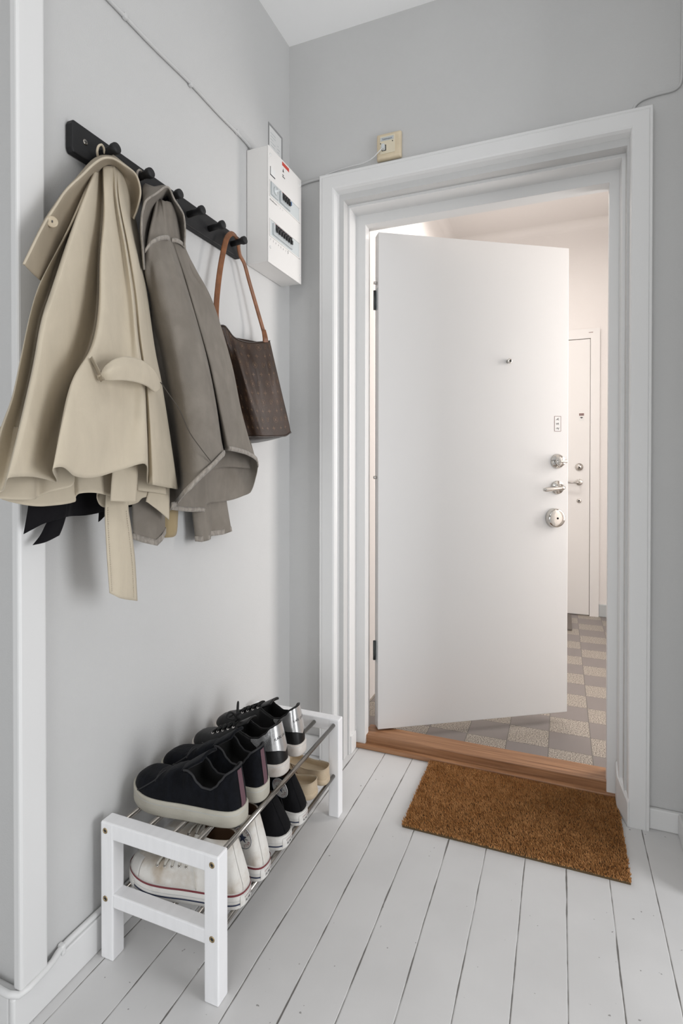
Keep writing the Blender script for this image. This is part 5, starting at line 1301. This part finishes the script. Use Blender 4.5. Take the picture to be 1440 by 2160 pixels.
def high_top(label, x, y, ang, bend, white, badge, shaft=1.0, group=''):
    r = shoe_root('high_top_sneaker', label, 'shoe', x, y, LOW_Z, ang, group)
    k = shaft
    s = Shoe(0.302, 0.036, [(0, .150 * k), (.08, .152 * k), (.18, .152 * k), (.27, .155 * k), (.34, .158 * k), (.38, .156 * k)],
             [(.34, .148 * k), (.40, .136 * k), (.48, .108), (.56, .090), (.66, .077), (.76, .069), (.86, .066), (.93, .061), (.97, .054), (1, .042)], 0.36, 1.0, 0.30 if white else 0.55, 0.74, bend, 0.004, 0.008)
    cv_, ln_ = (M['canvas_white'], M['lining_tan']) if white else (M['canvas_black'], M['lining_tan'])
    u, l = s.upper()
    obj('upper', u, cv_, r, local=True); obj('lining', l, ln_, r, local=True)
    so = obj('sole', s.sole_mb(), M['rubber_white'], r, local=True)
    obj('top_stripe', s.band(0.0315, 0.0362, s.e + 0.0007), M['red_stripe'] if white else M['rubber_white'], so, local=True)
    obj('lower_stripe', s.band(0.0105, 0.0138, s.e + 0.0007, 0.07, 0.84), M['navy_stripe'], so, local=True)
    obj('ridge', s.band(0.0195, 0.0202, s.e + 0.0005, 0.06, 0.9), M['grey_plastic'], so, local=True)
    # ribbed bumper round the toe
    bb = MB()
    for q in range(5):
        zb = 0.006 + q * 0.0042
        e0 = s.e
        pts = []
        for i in range(41):
            a = 1 - 0.17 * abs(i / 20 - 1)
            sg = -1 if i < 20 else 1
            xx, ww, _ = s.edge(a)
            x2, w2, _ = s.edge(min(a + .01, 1)); x1, w1, _ = s.edge(a - .01)
            tx_, ty_ = x2 - x1, w2 - w1; ll = math.hypot(tx_, ty_)
            nx, ny = (-ty_ / ll, tx_ / ll) if a < 1 else (1, 0)
            pts.append(s.lift(Vector((xx + nx * (e0 + 0.0006), sg * (ww + ny * (e0 + 0.0006)), zb))))
        bb.tube(pts, [0.0017 + 0.0006 * (i % 2) for i in range(41)], 5)
    obj('toe_bumper', bb, M['rubber_white'], so, local=True)
    # toe cap
    rows = []
    for i in range(13):
        t = 0.835 + 0.165 * i / 12
        kk = 0
        while kk < KS and s.H[kk].x < t * s.L: kk += 1
        a = kk / KS
        row = [s.outer(-a, j / 8, 0.0018) for j in range(9)] + [s.outer(a, j / 8, 0.0018) for j in range(8, -1, -1)]
        rows.append(row)
    tc_ = MB(); tc_.grid(rows)
    obj('toe_cap', tc_, M['rubber_white'], r, local=True)
    # heel strip and licence label
    obj('heel_strip', s.patch(-0.045, 0.045, 0.0, 0.98, 0.0012, 10, 12), cv_, r, local=True)
    lb = obj('heel_label', s.band(0.006, 0.0290, s.e + 0.0010, 0.0, 0.070), M['rubber_white'], so, local=True)
    red = MB(); ink = MB()
    def hp(px, py, o=0.0018):
        # across the heel: +px to the reader's right seen from behind
        a = -px / 0.34
        xx, ww, sg = s.edge(a)
        x2, w2, _ = s.edge(abs(a) + .01); x1, w1, _ = s.edge(max(abs(a) - .01, 0))
        tx_, ty_ = x2 - x1, w2 - w1; ll = math.hypot(tx_, ty_)
        nx, ny = (-ty_ / ll, tx_ / ll) if abs(a) > 0.004 else (-1, 0)
        return s.lift(Vector((xx + nx * (s.e + o), sg * (ww + ny * (s.e + o)), 0.0165 + py)))
    v, f = text_mesh('CONVERSE', 0.0058); red.add([hp(p[0] , p[1] + 0.0055) for p in v], f)
    v, f = text_mesh('ALL', 0.0105); ink.add([hp(p[0] * .6 - 0.0072, p[1] - 0.0035) for p in v], f)
    sp_ = star_pts(0.0042, 0.0017); ink.add([hp(0.0005, -0.0035)] + [hp(0.0005 + a, b - 0.0035) for a, b in sp_], [(0, i + 1, (i + 1) % 10 + 1) for i in range(10)])
    v, f = text_mesh('STAR', 0.0105); ink.add([hp(p[0] * .55 + 0.0092, p[1] - 0.0035) for p in v], f)
    obj('red_lettering', red, M['red_stripe'], lb, local=True); obj('lettering', ink, M['ink'], lb, local=True)
    # side seam lines
    for a in (0.20, -0.20, 0.36, -0.36):
        obj('seam', MB().tube([s.outer(a + (0.03 if a > 0 else -0.03) * q, 0.02 + 0.94 * q, 0.0008) for q in [i / 12 for i in range(13)]], 0.0007, 5), M['lace_white'] if white else M['suede_rim'], r, local=True)
    if badge:
        fm = flat_map(s, badge * (0.175 if white else 0.20), 0.57 if white else 0.70, 0.0030)
        R = 0.0250
        d = MB()
        rim_ = [(R * math.cos(2 * PI * i / 32), R * math.sin(2 * PI * i / 32)) for i in range(32)]
        d.add([fm(0, 0)] + [fm(*q) for q in rim_] + [fm(q[0], q[1], -0.002) for q in rim_], [(0, i + 1, (i + 1) % 32 + 1) for i in range(32)] + [(i + 1, 33 + i, 33 + (i + 1) % 32, (i + 1) % 32 + 1) for i in range(32)])
        bo_ = obj('ankle_badge', d, M['rubber_white'], r, local=True)
        rg = MB()
        rg.tube([fm(q[0] * .97, q[1] * .97, 0.0002) for q in rim_] + [fm(rim_[0][0] * .97, rim_[0][1] * .97, 0.0002)], 0.0006, 5)
        obj('badge_ring', rg, M['navy_stripe'], bo_, local=True)
        stp = star_pts(0.0132, 0.0053)
        obj('badge_star', MB().add([fm(0, 0, 0.0006)] + [fm(a * 1.0, b, 0.0006) for a, b in stp], [(0, i + 1, (i + 1) % 10 + 1) for i in range(10)]), M['navy_stripe'], bo_, local=True)
        tl = MB()
        for word, start, step, flip in (('CONVERSE', 152, -17.5, 0), ('ALL STAR', 208, 18.5, 1)):
            for i, ch in enumerate(word):
                if ch == ' ': continue
                ang_ = math.radians(start + step * i)
                v, f = text_mesh(ch, 0.0084)
                rot = ang_ - PI / 2 if not flip else ang_ + PI / 2
                ca, sa = math.cos(rot), math.sin(rot)
                cx_, cy_ = 0.0187 * math.cos(ang_), 0.0187 * math.sin(ang_)
                tl.add([fm(cx_ + p[0] * ca - p[1] * sa, cy_ + p[0] * sa + p[1] * ca, 0.0006) for p in v], f)
        obj('badge_lettering', tl, M['red_stripe'], bo_, local=True)
        sig = MB().tube([fm(0.007 + 0.0010 * i, -0.002 + 0.0013 * math.sin(i * 2.1), 0.0007) for i in range(10)], 0.0004, 4)
        obj('badge_signature', sig, M['navy_stripe'], bo_, local=True)
    obj('tongue', tongue(s, 0.50, 0.34, 0.157 * k, 0.026), cv_, r, local=True, solid=0.004)
    eyelets_and_laces(s, r, (0.43, 0.49, 0.555, 0.62, 0.69), 0.0335, M['chrome'], M['lace_white'] if white else M['lace_black'], 0.0028)
    return r


high_top('dirty white canvas high-top on the lower shelf, right behind the front end frame', 0.350, -0.891, 0.085, 1, True, 0, 0.98, 'white high-top sneakers')
high_top('white canvas high-top with round star badge, second from the front on the lower shelf', 0.353, -0.8045, 0.035, -1, True, 1, 0.98, 'white high-top sneakers')
high_top('black canvas high-top next to the white pair on the lower shelf', 0.351, -0.687, 0.0, 1, False, 0, 0.80, 'black high-top sneakers')
high_top('black canvas high-top half hidden beside the beige slippers on the lower shelf', 0.349, -0.586, -0.02, -1, False, 1, 0.78, 'black high-top sneakers')


def slipper(label, x, y, ang, bend):
    r = shoe_root('slipper', label, 'shoe', x, y, LOW_Z, ang, 'beige slip-ons on the lower shelf')
    s = Shoe(0.264, 0.018, [(0, .050), (.1, .046), (.25, .041), (.4, .044), (.55, .055), (.62, .062)],
             [(.58, .060), (.66, .060), (.76, .056), (.88, .048), (.96, .038), (1, .024)], 0.60, 0.90, 0.05, 0.98, bend, 0.002, 0.004)
    u, l = s.upper()
    obj('upper', u, M['espadrille'], r, local=True); obj('lining', l, M['espadrille_in'], r, local=True)
    so = obj('sole', s.sole_mb(), M['espadrille'], r, local=True)
    obj('rim', MB().tube(catmull([s.outer(a, 1.0, 0) for a in [(-0.58 + 1.16 * i / 40) for i in range(41)]], 80), 0.0016, 6), M['espadrille'], r, local=True)
    for sg in (-1, 1):
        obj('side_seam', MB().tube([s.outer(sg * (0.36 + 0.10 * q), 0.02 + 0.95 * q, 0.0006) for q in [i / 8 for i in range(9)]], 0.0009, 5), M['lining_tan'], r, local=True)
    return r


slipper('worn beige slip-on beside the black high-tops, nearer of the beige pair', 0.332, -0.4685, -0.005, 1)
slipper('worn beige slip-on nearest the far end frame of the lower shelf', 0.338, -0.3885, -0.003, -1)
